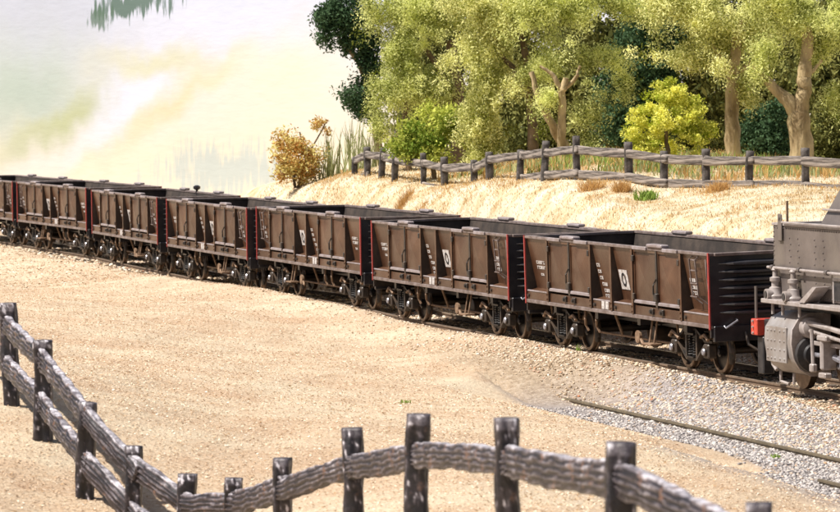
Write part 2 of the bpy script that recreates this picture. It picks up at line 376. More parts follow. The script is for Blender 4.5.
base = N.new('ShaderNodeMapRange'); _, zt = board_uv(200, 0); _, zb = board_uv(200, 150)
L.new(Z, base.inputs[0]); base.inputs[1].default_value = zb; base.inputs[2].default_value = zt
col = mixc(base.outputs[0], (.80,.745,.60), (.66,.71,.86))
col = patch(col, 40, 12, 150, 60, (.52,.56,.64), .85)
col = patch(col, 25, 95, 95, 60, (.42,.52,.46), .85)
col = patch(col, 70, 122, 100, 20, (.48,.52,.30), .85, rot=.35)
col = patch(col, 60, 158, 90, 24, (.76,.74,.74), .6, rot=.2)
col = patch(col, 140, 90, 60, 40, (.74,.77,.92), .9, rot=.5)
col = patch(col, 165, 62, 70, 16, (.66,.66,.44), .8)
col = patch(col, 185, 100, 110, 16, (.78,.65,.42), .8, rot=.42)
col = patch(col, 290, 75, 90, 60, (.83,.78,.62), .8)
col = patch(col, 225, 18, 110, 34, (.70,.74,.88), .9)
stk = N.new('ShaderNodeTexNoise'); mp = N.new('ShaderNodeMapping'); mp.inputs['Scale'].default_value = (3.2, 1, .5); L.new(tc.outputs['Object'], mp.inputs[0]); L.new(mp.outputs[0], stk.inputs['Vector']); stk.inputs['Scale'].default_value = 1.6; stk.inputs['Detail'].default_value = 6
fine = math_('MULTIPLY', math_('SUBTRACT', stk.outputs[0], .5), 3.2)
col = patch(col, 232, 170, 62, 20, (.48,.57,.58), .7, fine=fine, soft=.9)
col = patch(col, 135, 2, 36, 15, (.10,.17,.13), .9, fine=fine, soft=.5)
col = patch(col, 108, 16, 14, 12, (.12,.19,.14), .85, fine=fine, soft=.6)
# brushwork
br = N.new('ShaderNodeTexNoise'); mp2 = N.new('ShaderNodeMapping'); mp2.inputs['Scale'].default_value = (.6, 1, 2.4); L.new(tc.outputs['Object'], mp2.inputs[0]); L.new(mp2.outputs[0], br.inputs['Vector']); br.inputs['Scale'].default_value = 2.2; br.inputs['Detail'].default_value = 8
rb = ramp(br.outputs[0], (.35, (.755,.75,.77)), (.65, (.785,.78,.80)))
mm = N.new('ShaderNodeMix'); mm.data_type = 'RGBA'; mm.blend_type = 'MULTIPLY'; mm.inputs[0].default_value = 1; L.new(col, mm.inputs[6]); L.new(rb, mm.inputs[7])
L.new(mm.outputs[2], B.inputs['Base Color'])
bb = N.new('ShaderNodeBump'); bb.inputs['Distance'].default_value = .01; L.new(br.outputs[0], bb.inputs['Height']); L.new(bb.outputs[0], B.inputs['Normal'])
mb = MB().box(-60, 85, 0, .25, -3, 16)
bo = mb.build('sky_backdrop', bm_); bo.location = (P0.x, P0.y, 0); bo.rotation_euler = (0, 0, math.atan2(bd.y, bd.x)+0); tag(bo, kind='structure')

# ------------------------------------------------------------------ tracks
def rail_obj(name, line, off, m, parent, top=None):
    o = rail_from(line, off); t = np.gradient(o[:,:2], axis=0); t /= np.linalg.norm(t, axis=1)[:,None]; nr = np.stack([t[:,1], -t[:,0]], 1)
    prof = [(-.07,-.16),(.07,-.16),(.07,-.145),(.012,-.12),(.012,-.05),(.037,-.035),(.037,-.004),(.03,0),(-.03,0),(-.037,-.004),(-.037,-.035),(-.012,-.05),(-.012,-.12),(-.07,-.145)]
    V = []; Fc = []; n = len(prof)
    for i in range(len(o)):
        for (a, z) in prof: V.append((o[i,0]+nr[i,0]*a, o[i,1]+nr[i,1]*a, o[i,2]+z))
    for i in range(len(o)-1):
        for k in range(n): Fc.append((i*n+k, i*n+(k+1)%n, (i+1)*n+(k+1)%n, (i+1)*n+k))
    ob = obj(name, V, Fc, [m, top or m], parent)
    for pi, p in enumerate(ob.data.polygons):
        if pi % n in (6,7,8): p.material_index = 1
    return ob
mt = empty('railway_track'); tag(mt, kind='structure')
for off in (-.7525, .7525): rail_obj('rail', TRK, off, M['rail'], mt, M['railtop'])
def sleepers(line, parent, w=.13, z=-.105):
    mb = MB(); s = 0; acc = 0
    for i in range(1, len(line)):
        a = line[i-1]; b = line[i]; t = (b-a)[:2]; l = np.hypot(*t); t = t/l; acc += l
        if acc > .68:
            acc -= .68; c = b; n = (t[1], -t[0]); p = []
            for zz in (z-.12, z):
                for (sa, sb) in ((-1,-1),(1,-1),(1,1),(-1,1)): p.append((c[0]+n[0]*1.25*sa+t[0]*w*sb, c[1]+n[1]*1.25*sa+t[1]*w*sb, c[2]+zz+random.uniform(-.008,.008)))
            mb.hexa(p)
    o = mb.build('sleepers', M['sleeper'], parent); o['kind'] = 'stuff'
sleepers(TRK, mt)
sd = empty('siding_track'); tag(sd, kind='structure')
rail_obj('rail', SID, .75, M['siderail'], sd); rail_obj('rail', SID[:int(len(SID)*.56)], -.75, M['siderail'], sd)

# ------------------------------------------------------------------ scattered stones and litter
def ico():
    bm = bmesh.new(); bmesh.ops.create_icosphere(bm, subdivisions=1, radius=1)
    v = np.array([x.co[:] for x in bm.verts]); f = np.array([[q.index for q in p.verts] for p in bm.faces]); bm.free(); return v, f
IV, IF = ico()
def stones(name, X, Y, r0, r1, m, lift=0, flat=.65):
    n = len(X); Z, _, _ = ground(X, Y)
    r = rng.uniform(r0, r1, n)*rng.uniform(.7, 1.1, n)
    S = rng.uniform(.6, 1.25, (n,1,3)); J = rng.uniform(.62, 1.25, (n, len(IV), 1))
    a = rng.uniform(0, 6.28, n); V = IV[None]*J*S*r[:,None,None]; V[:,:,2] *= flat
    ca, sa = np.cos(a)[:,None], np.sin(a)[:,None]; x = V[:,:,0]*ca-V[:,:,1]*sa; y = V[:,:,0]*sa+V[:,:,1]*ca
    # tilt
    t = rng.uniform(-.6,.6,n)[:,None]; z = V[:,:,2]*np.cos(t)+y*np.sin(t); y = y*np.cos(t)-V[:,:,2]*np.sin(t)
    P = np.stack([x+X[:,None], y+Y[:,None], z+(Z+r*.15+lift)[:,None]], -1).reshape(-1,3)
    Fc = (IF[None]+np.arange(n)[:,None,None]*len(IV)).reshape(-1,3)
    rv = np.repeat(rng.uniform(0,1,n), len(IV))
    return bulk(name, P, Fc, m, nv=3, attr={'rnd': rv})
def stone_mat(name, *st):
    m = bpy.data.materials.new(name); m.use_nodes = True; n = m.node_tree; b = n.nodes['Principled BSDF']; b.inputs['Roughness'].default_value = .85; b.inputs['Specular IOR Level'].default_value = .2
    a = n.nodes.new('ShaderNodeAttribute'); a.attribute_name = 'rnd'; r = n.nodes.new('ShaderNodeValToRGB'); e = r.color_ramp.elements
    e[0].position, e[0].color = st[0][0], (*st[0][1], 1); e[1].position, e[1].color = st[-1][0], (*st[-1][1], 1)
    for p, c in st[1:-1]: k = e.new(p); k.color = (*c, 1)
    n.links.new(a.outputs['Fac'], r.inputs[0]); n.links.new(r.outputs[0], b.inputs[0]); return m
SB = stone_mat('brown_ballast', (0,(.26,.18,.11)), (.25,(.46,.345,.23)), (.6,(.62,.50,.37)), (.92,(.76,.68,.58)), (1,(.50,.18,.07)))
SG = stone_mat('grey_ballast', (0,(.20,.175,.165)), (.35,(.34,.31,.30)), (.7,(.50,.465,.45)), (.93,(.66,.60,.54)), (1,(.46,.30,.18)))
def along(line, n, y0, y1, lo, hi):
    c = line[(line[:,1] > y0) & (line[:,1] < y1)]; i = rng.uniform(0, len(c)-1.001, n); k = i.astype(int); f = (i-k)[:,None]
    p = c[k,:2]*(1-f)+c[k+1,:2]*f; t = c[k+1,:2]-c[k,:2]; t /= np.linalg.norm(t, axis=1)[:,None]; o = rng.uniform(lo, hi, n)
    return p[:,0]+t[:,1]*o, p[:,1]-t[:,0]*o
X, Y = along(TRK, 42000, 58, 100, -5.2, 2.2); dm, _z = dist_line(X, Y, TRK); k = (dm < 2.3+rng.exponential(.7, len(X))) | (rng.uniform(0, 1, len(X)) < between(X, Y)*1.1)
stones('ballast_stones', X[k], Y[k], .016, .044, SB).__setitem__('kind', 'stuff')
X, Y = along(TRK, 9000, 96, 155, -2.6, 2.0)
stones('ballast_stones', X, Y, .04, .09, SB).__setitem__('kind', 'stuff')
X, Y = along(SID, 42000, 48, 74, -1.9, 3.0)
sdc = (X-b_.x)*nv.x + (Y-b_.y)*nv.y + .75; tt = (X-b_.x)*dv.x + (Y-b_.y)*dv.y; k = (tt < 11.5-rng.exponential(1.5, len(Y))) & ((sdc > -.45-rng.exponential(.12, len(Y))) | (tt < -1)); stones('grey_ballast_stones', X[k], Y[k], .016, .042, SG).__setitem__('kind', 'stuff')
# litter on the field: flat flakes
def flakes(name, X, Y, s0, s1, m, lift=.015, asp=.45, tilt=.5):
    n = len(X); Z, _, _ = ground(X, Y); s = rng.uniform(s0, s1, n)
    a = rng.uniform(0, 6.28, n); t1 = rng.uniform(-tilt, tilt, n); t2 = rng.uniform(-tilt, tilt, n)
    C = np.array([(-1,-asp),(1,-asp),(1,asp),(-1,asp)])
    lx = C[None,:,0]*s[:,None]*rng.uniform(.6,1.3,(n,1)); ly = C[None,:,1]*s[:,None]*rng.uniform(.5,1.4,(n,1))
    x = lx*np.cos(a)[:,None]-ly*np.sin(a)[:,None]; y = lx*np.sin(a)[:,None]+ly*np.cos(a)[:,None]; z = lx*np.sin(t1)[:,None]+ly*np.sin(t2)[:,None]
    P = np.stack([x+X[:,None], y+Y[:,None], z+Z[:,None]+lift], -1).reshape(-1,3)
    Fc = np.arange(n*4).reshape(n,4); return bulk(name, P, Fc, m, attr={'rnd': np.repeat(rng.uniform(0,1,n),4)})
SL = stone_mat('litter_flakes', (0,(.36,.22,.11)), (.25,(.52,.37,.24)), (.6,(.64,.485,.34)), (.9,(.76,.64,.49)), (1,(.86,.79,.68)))
def field_pts(n, d0, d1, x0=-.125, x1=.125):
    d = np.sqrt(rng.uniform(d0**2, d1**2, n)); X = rng.uniform(x0, x1, n)*d; return X, d
X, Y = field_pts(330000, 40, 112); _, D, D2 = ground(X[:1], Y[:1])
dd, _z = dist_line(X, Y, TRK); d2, _z = dist_line(X, Y, SID); k = (X < side_of(X, Y)) & (dd > 2.2+rng.uniform(0,2.2,len(X))) & (d2 > 1.25+rng.uniform(0,.6,len(X)))
flakes('straw_litter', X[k], Y[k], .006, .015, SL, asp=.75).__setitem__('kind', 'stuff')
X, Y = field_pts(30000, 108, 140, -.125, 0); dd, _z = dist_line(X, Y, TRK); k = (X < side_of(X, Y)) & (dd > 2.4)
flakes('straw_litter', X[k], Y[k], .012, .03, SL, asp=.75).__setitem__('kind', 'stuff')
# dry grass on the bank behind the train
def blades(name, X, Y, h0, h1, w, m, lean=.5, Z=None, parent=None):
    n = len(X)
    if Z is None: Z, _, _ = ground(X, Y)
    h = rng.uniform(h0, h1, n); a = rng.uniform(0, 6.28, n); b = rng.uniform(0, 6.28, n); l = rng.uniform(0, lean, n)*h
    wx, wy = np.cos(a)*w, np.sin(a)*w; lx, ly = np.cos(b)*l, np.sin(b)*l
    P = np.stack([np.stack([X-wx, Y-wy, Z-.02], -1), np.stack([X+wx, Y+wy, Z-.02], -1), np.stack([X+wx*.8+lx*.45, Y+wy*.8+ly*.45, Z+h*.6], -1), np.stack([X-wx*.8+lx*.45, Y-wy*.8+ly*.45, Z+h*.6], -1),
                  np.stack([X+lx, Y+ly, Z+h-l*.3], -1)], 1)
    P = P.reshape(-1,3); q = np.arange(n)[:,None]*5
    Fc = np.concatenate([np.concatenate([q+0,q+1,q+2], 1), np.concatenate([q+0,q+2,q+3], 1), np.concatenate([q+3,q+2,q+4], 1)])
    return bulk(name, P, Fc, m, nv=3, parent=parent)
X, Y = field_pts(130000, 84, 128, -.06, .13); dd, _z = dist_line(X, Y, TRK); k = (X > side_of(X, Y)) & (dd > 3.0)
blades('dry_grass', X[k], Y[k], .02, .085, .009, M['hillgrass'], 1.8).__setitem__('kind', 'stuff')
X, Y = field_pts(90000, 86, 128, -.06, .13); dd, _z = dist_line(X, Y, TRK); k = (X > side_of(X, Y)) & (dd > 3.0)
fx = np.interp(X/Y, [(p[0]-420)/F for p in BGF], [p[3] for p in BGF]); q = np.array([noise.noise(Vector((x*.55, y*.22, 3.3)))+.5*noise.noise(Vector((x*1.6, y*.7, 1))) for x, y in zip(X, Y)])
k &= (q + .55*np.exp(-np.abs(fx-Y)/1.6) > .30)
blades('dry_grass', X[k], Y[k], .04, .14, .007, M['tuft_gold'], 1.5).__setitem__('kind', 'stuff')

def tuft(px, d, r, n, h, m, name, label, cat, group=None, lean=.7, w=.012, leaves=None, dy=None):
    x = (px-420)*d/F; z = float(ground(np.array([x]), np.array([d]))[0][0])
    a = rng.uniform(0, 6.28, n); q = r*rng.uniform(0,1,n)**.9
    ox, oy = q*np.cos(a), q*np.sin(a)
    Z, _, _ = ground(x+ox, d+oy)
    o = blades(name, ox, oy, h*.25, h, w, m, lean, Z=Z-z); o.location = (x, d, z); tag(o, label, cat, group); return o

# ------------------------------------------------------------------ open wagon
LW, ZB, ZT = 5.25, .95, 2.35
INS = .10                                      # wall plane behind the outer line at the top
def yo(z):                                     # outer face of stakes: leans out to the foot
    t = (ZT-z)/(ZT-ZB); return -HW + .155*(1-t)
def wall_y(z): return -HW + .17
def make_wagon():
    w = empty('open_wagon')
    MB().box(-LW+.02, LW-.02, -HW+.03, HW-.03, ZB+.02, ZB+.12).build('floor', M['wagon_in'], w)
    for s in (-1, 1):
        def Y(y): return y if s < 0 else -y
        def bx(mb, x0, x1, y0, y1, z0, z1, b=0):
            ya, yb = sorted((Y(y0), Y(y1))); return mb.box(x0, x1, ya, yb, z0, z1, b)
        def hx8(m, p): return m.hexa(p if s < 0 else [p[i] for i in (3,2,1,0,7,6,5,4)])
        # walls lean in towards the foot, stakes and corner posts stand upright in the outer plane
        YT, YB, ZF = -HW+.03, -HW+.25, ZB+.30
        m = MB()
        hx8(m, [(-LW+.03,Y(YB),ZF-.1),(LW-.03,Y(YB),ZF-.1),(LW-.03,Y(YB+.04),ZF-.1),(-LW+.03,Y(YB+.04),ZF-.1),
                (-LW+.03,Y(YT),ZT-.05),(LW-.03,Y(YT),ZT-.05),(LW-.03,Y(YT+.05),ZT-.05),(-LW+.03,Y(YT+.05),ZT-.05)])
        sw = m.build('side_wall', [M['wagon'], M['wagon_in']], w)
        for p in sw.data.polygons:
            if p.normal.y*s < -.5: p.material_index = 1
        xs = [-LW, -3.8, -1.2, 0, 1.2, 3.8, LW]
        for a_, b_ in zip(xs[:-1], xs[1:]):
            a2, b2 = a_+.035, b_-.035
            m = MB(); hx8(m, [(a2,Y(-HW+.02),ZB+.046),(b2,Y(-HW+.02),ZB+.046),(b2,Y(-HW+.34),ZB+.046),(a2,Y(-HW+.34),ZB+.046),
                 (a2,Y(-HW+.025),ZB+.225),(b2,Y(-HW+.025),ZB+.225),(b2,Y(-HW+.34),ZB+.30),(a2,Y(-HW+.34),ZB+.30)])
            fp = m.build('foot_panel', M['wagon'], w)
            if (a_, b_) not in ((-3.8,-1.2),(1.2,3.8)):
                m = MB(); bx(m, a2+.02, b2-.02, -HW+.012, -HW+.06, ZB+.215, ZB+.245, .006); m.build('foot_ledge', M['cap'], fp)
                m = MB(); m.cyl((a2+.12, Y(-HW+.01), ZB+.13), 'y', .035, .05, 8); m.build('bolt', M['bogie'], fp)
        m = MB(); bx(m, -LW, LW, -HW-.012, -HW+.10, ZB-.03, ZB+.045, .008); m.build('sill', M['edge'], w)
        m = MB(); bx(m, -LW+.01, LW-.01, -HW-.012, -HW+.10, ZT-.05, ZT+.012, .01); m.build('top_rail', M['edge'], w)
        for x in xs[1:-1]:
            m = MB(); t = .02
            hx8(m, [(x-t,Y(-HW-.006),ZB+.046),(x+t,Y(-HW-.006),ZB+.046),(x+t,Y(-HW+.32),ZB+.046),(x-t,Y(-HW+.32),ZB+.046),
                 (x-t,Y(-HW-.006),ZT-.052),(x+t,Y(-HW-.006),ZT-.052),(x+t,Y(-HW+.06),ZT-.052),(x-t,Y(-HW+.06),ZT-.052)])
            bx(m, x-.075, x+.02, -HW-.02, -HW-.004, ZB+.048, ZT-.054)
            for z in (ZB+.10, ZB+.20):
                m.cyl((x-.05, Y(-HW-.025), z), 'y', .02, .03, 6)
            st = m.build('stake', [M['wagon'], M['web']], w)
            for p in st.data.polygons[:6]: p.material_index = 1  # web faces coloured dark as if shaded
        for x in (-LW, LW):
            x0, x1 = (x-.004, x+.05) if x < 0 else (x-.05, x+.004)
            m = MB(); bx(m, x0, x1, -HW-.022, -HW+.004, ZB-.047, ZT+.014); o_ = m.build('corner_post', M['red'], w)
            x0, x1 = (x, x+.03) if x < 0 else (x-.03, x)
            m = MB(); bx(m, x0, x1, -HW+.005, -HW+.34, ZB+.02, ZT-.052); m.build('corner_web', M['wagon_dark'], o_)
        # doors: two pairs of leaves
        for cx in (-2.5, 2.5):
            for k in (-1, 1):
                x0, x1 = (cx-1.27, cx-.05) if k < 0 else (cx+.03, cx+1.22)
                zb, zt = ZB+.33, ZT-.07; yb, yt = -HW+.035, -HW+.035
                xm = (x0+x1)/2; ym = yb - .05; zm = zb + (zt-zb)*.48
                V = [(x0,Y(yb),zb),(x1,Y(yb),zb),(x1,Y(yt),zt),(x0,Y(yt),zt),(xm,Y(ym),zm),(x0,Y(yb+.05),zb),(x1,Y(yb+.05),zb),(x1,Y(yt+.04),zt),(x0,Y(yt+.04),zt)]
                Fc = [(0,1,4),(1,2,4),(2,3,4),(3,0,4),(0,5,6,1),(1,6,7,2),(2,7,8,3),(3,8,5,0)]
                if s > 0: Fc = [q[::-1] for q in Fc]
                dr = obj('door', V, Fc, M['wagon'], w)
                m = MB()   # frame, hinges
                for (xa, xb, za, zb_) in ((x0, x0+.045, zb, zt), (x1-.045, x1, zb, zt)):
                    p = [(xa,Y(yb-.022),za),(xb,Y(yb-.022),za),(xb,Y(yb+.02),za),(xa,Y(yb+.02),za),(xa,Y(yt-.022),zb_),(xb,Y(yt-.022),zb_),(xb,Y(yt+.02),zb_),(xa,Y(yt+.02),zb_)]
                    m.hexa(p if s < 0 else [p[i] for i in (3,2,1,0,7,6,5,4)])
                bx(m, x0, x1, yt-.03, yt+.02, zt-.03, zt+.035)
                m.build('door_frame', M['wagon'], dr)
                m = MB(); bx(m, x0+.01, x1-.01, yb-.045, yb+.03, zb-.055, zb+.012, .01); m.build('hinge_bar', M['cap'], dr)
                hx = x0+.02 if k < 0 else x1-.02
                for z in (zt-.16, zb+.08):
                    m = MB(); bx(m, hx-.045, hx+.045, yb-.075, yb-.025, z-.06, z+.06, .01); m.build('hinge', M['bogie'], dr)
            m = MB()   # centre latch column
            p = [(cx-.06,Y(-HW-.01),ZB+.24),(cx+.04,Y(-HW-.01),ZB+.24),(cx+.04,Y(-HW+.06),ZB+.24),(cx-.06,Y(-HW+.06),ZB+.24),(cx-.05,Y(-HW-.01),ZT-.051),(cx+.03,Y(-HW-.01),ZT-.051),(cx+.03,Y(-HW+.05),ZT-.051),(cx-.05,Y(-HW+.05),ZT-.051)]
            m.hexa(p if s < 0 else [p[i] for i in (3,2,1,0,7,6,5,4)])
            bx(m, cx-.10, cx+.08, -HW-.06, -HW+.01, ZB+.36, ZB+.52, .015)
            m.tube([(cx-.05, Y(-HW-.06), ZB+.5), (cx-.02, Y(-HW-.07), ZB+.68), (cx, Y(-HW-.02), ZB+.8)], .02, 6)
            m.build('latch', M['bogie'], w)
            m = MB(); bx(m, cx-.42, cx+.38, -HW-.05, -HW+.13, ZT+.013, ZT+.085, .02); m.build('door_cap', M['cap'], w)
            for xa, xb in ((cx-1.2, cx-.46), (cx+.42, cx+1.18)):
                m = MB(); bx(m, xa, xb, -HW-.05, -HW-.013, ZT-.055, ZT+.02, .012); m.build('door_top_bar', M['cap'], w)
            for dx in (-.28, .26):
                m = MB(); bx(m, cx+dx-.07, cx+dx+.07, -HW-.03, -HW+.03, ZB+.09, ZB+.21, .012); m.cyl((cx+dx, Y(-HW-.045), ZB+.15), 'y', .035, .04, 8)
                m.build('latch_block', M['bogie'], w)
    # bare letter marks (too worn to read), near side
    def wy(z): return -HW+.03+.22*(ZT-.05-z)/(ZT-.05-(ZB+.20))
    def marks(name, rects, lean):
        m = MB()
        for (x0, x1, z0, z1) in rects:
            ya, yb_ = wy(z0), wy(z1)
            m.hexa([(x0,ya-.009,z0),(x1,ya-.009,z0),(x1,ya-.002,z0),(x0,ya-.002,z0),(x0,yb_-.009,z1),(x1,yb_-.009,z1),(x1,yb_-.002,z1),(x0,yb_-.002,z1)])
        return m.build(name, M['white'], w)
    YW = -HW+.19
    def text_rows(x, z, rows, h=.075, cw=.075, gap=.02):
        out = []
        for r_, n in enumerate(rows):
            for k in range(n):
                xx = x+k*(cw+gap); zz = z-r_*(h+.04); sh = (r_*5+k*3) % 4
                out.append((xx, xx+cw*.3, zz-h, zz)); out.append((xx+cw*.3, xx+cw, zz-(.3*h if sh < 2 else h), zz))
                if sh % 2 == 0: out.append((xx+cw*.3, xx+cw, zz-h, zz-.7*h))
        return out
    marks('lettering', text_rows(-4.85, 1.83, (5,5), .07, .085) + text_rows(-4.7, 1.56, (2,), .05, .08), YW)
    marks('lettering', text_rows(-1.12, 1.92, (2,), .07, .08) + text_rows(-1.10, 1.79, (2,), .07, .08) + text_rows(-1.07, 1.66, (2,), .07, .08) + text_rows(-1.0, 1.53, (3,), .07, .08) + text_rows(-.95, 1.40, (3,3), .07, .08), YW)
    marks('lettering', text_rows(3.95, 1.83, (3,), .07, .08) + text_rows(3.97, 1.69, (3,3), .07, .08), YW)
    # board with a dark oval ring
    m = MB(); m.hexa([(.10,wy(1.44)-.012,1.44),(.56,wy(1.44)-.012,1.44),(.56,wy(1.44),1.44),(.10,wy(1.44),1.44),(.10,wy(1.84)-.012,1.84),(.56,wy(1.84)-.012,1.84),(.56,wy(1.84),1.84),(.10,wy(1.84),1.84)]); pl = m.build('number_board', M['white'], w)
    m = MB()
    for k in range(14):
        a0, a1 = 2*math.pi*k/14, 2*math.pi*(k+1)/14
        q = []
        for yy in (-.018, -.0125):
            for (a, rr) in ((a0,1),(a1,1),(a1,.62),(a0,.62)): zz = 1.64+.145*rr*math.sin(a); q.append((.33+.12*rr*math.cos(a), wy(zz)+yy, zz))
        m.hexa(q)
    m.build('ring_mark', M['wagon_dark'], pl)
    m = MB()
    for (x0, z0) in ((-.66,1.04),(-.44,1.04)): m.box(x0, x0+.17, -HW+.012, -HW+.024, z0-.03, z0+.13)
    m.build('lettering', M['white'], w)
    # ladder in the end bay
    m = MB()
    for x in (4.30, 4.60): m.tube([(x,-HW+.03,2.27),(x,-HW-.03,2.22),(x,-HW+.03,1.5),(x+.06,wy(1.35)-.01,1.35)], .018, 6)
    for z in (1.5,1.75,2.0,2.2): m.tube([(4.28,-HW+.0,z),(4.62,-HW+.0,z)], .016, 6)
    m.build('grab_irons', M['edge'], w)
    m = MB(); m.tube([(4.95,-HW+.05,2.24),(4.99,-HW+.05,1.9),(4.97,-HW+.10,1.5),(4.80,wy(1.32)-.02,1.32)], .016, 6)
    m.build('air_pipe', M['edge'], w)
    # ends with tapered horizontal ribs
    for e in (-1, 1):
        m = MB(); x0, x1 = sorted((e*(LW-.06), e*(LW-.01))); m.box(x0, x1, -HW+.006, HW-.006, ZB-.2, ZT-.052)
        ew = m.build('end_wall', [M['wagon_dark'], M['wagon_in']], w)
        for p in ew.data.polygons:
            if p.normal.x*e < -.5: p.material_index = 1
        m = MB(); x0, x1 = sorted((e*(LW-.1), e*(LW+.05))); m.box(x0, x1, -HW+.101, HW-.101, ZT-.05, ZT+.01, .008); m.build('end_top_rail', M['edge'], w)
        for k in range(7):
            z = ZT-.2-k*.155; m = MB(); X0 = e*(LW-.012); X1 = e*(LW+.16)
            prof = [(-1.12,.05),(-.85,.75),(-.6,1),(.6,1),(.85,.75),(1.12,.05)]; V = []; Fc = []
            for (yy, s_) in prof:
                hh = .06*max(s_, .25); V += [(X0,yy,z-hh),(X0,yy,z+hh),(X0+(X1-X0)*s_,yy,z+hh*.35),(X0+(X1-X0)*s_,yy,z-hh*.35)]
            for i in range(len(prof)-1):
                for j in range(4): Fc.append((i*4+j, i*4+(j+1)%4, (i+1)*4+(j+1)%4, (i+1)*4+j))
            Fc += [(3,2,1,0), tuple(len(V)-4+j for j in range(4))]
            m.add(V, Fc); m.build('end_rib', M['rib'], w)
        m = MB(); x0, x1 = sorted((e*(LW-.05), e*(LW+.06))); m.box(x0, x1, -HW+.05, HW-.05, ZB-.28, ZB+.02, .01); m.build('headstock', M['wagon_dark'], w)
        m = MB(); x0, x1 = sorted((e*(LW+.06), e*(LW+.42))); m.box(x0, x1, -.09, .09, .80, .96, .02)
        x0, x1 = sorted((e*(LW+.36), e*(LW+.60))); m.box(x0, x1, -.17, .17, .74, 1.02, .04); m.build('coupler', M['bogie'], w)
        m = MB(); m.tube([(e*(LW+.06),-.62,.84),(e*(LW+.16),-.6,.6),(e*(LW+.3),-.4,.45),(e*(LW+.5),-.15,.6)], .028, 7); m.build('brake_hose', M['bogie'], w)
        m = MB(); m.tube([(e*(LW+.07),-1.05,ZB+.02),(e*(LW+.13),-1.05,ZB-.02),(e*(LW+.13),-.8,ZB+.12),(e*(LW+.07),-.8,ZB+.14)], .018, 6); m.build('hand_rail', M['shine'], w)
    # underframe
    m = MB()
    for y in (-.42, .42): m.box(-LW+.05, LW-.05, y-.06, y+.06, ZB-.26, ZB+.019)
    for x in (-3.7,-1.2,1.2,3.7): m.box(x-.08, x+.08, -HW+.1, HW-.1, ZB-.18, ZB+.018)
    m.build('underframe', M['wagon_dark'], w)
    m = MB(); m.cyl((.55,-.45,.50), 'y', [(-.22,.15),(-.2,.2),(.25,.2),(.28,.12)], 0, 18); m.box(.5,.6,-.5,-.4,.6,.8); m.build('brake_cylinder', M['bogie'], w, True)
    m = MB(); m.cyl((1.5,.1,.5), 'x', [(-.5,.12),(-.45,.2),(.45,.2),(.5,.12)], 0, 16); m.box(1.2,1.3,.05,.15,.6,.8);  m.build('air_reservoir', M['bogie'], w, True)
    m = MB(); m.tube([(-2.4,-.75,.42),(2.3,-.75,.42)], .025, 7); m.tube([(-.9,-.75,.42),(-.9,-.9,.85)], .03, 6); m.build('brake_rod', M['rusty'], w)
    m = MB()
    for x in (1.75, 2.0): m.tube([(x,-1.12,.9),(x+.0,-1.2,.45)], .022, 6)
    m.box(1.62,2.12,-1.32,-1.08,.41,.45,.008); m.build('step', M['rusty'], w)
    m = MB()
    for x in (-2.0,-1.35): MB().tube([(x,-1.15,.9),(x+.06,-1.18,.72),(x+.0,-1.15,.6),(x+.05,-1.1,.48)], .028, 6).build('bracket', M['rusty'], w)
    m = MB(); m.cyl((.95,-1.12,.52), 'y', [(-.03,.13),(.03,.13)], 0, 14); m.tube([(.95,-1.1,.52),(1.3,-1.15,.38)], .03, 6); m.build('hand_brake', M['rusty'], w)
    # bogies
    bg_ = None
    for cx in (-3.65, 3.65):
        if bg_ is None: bg_ = b0 = make_bogie(); b0.parent = w; b0.location = (cx,0,0)
        else: c2 = copy_tree(b0, w); c2.location = (cx,0,0); c2.rotation_euler = (0,0,0)
    return w
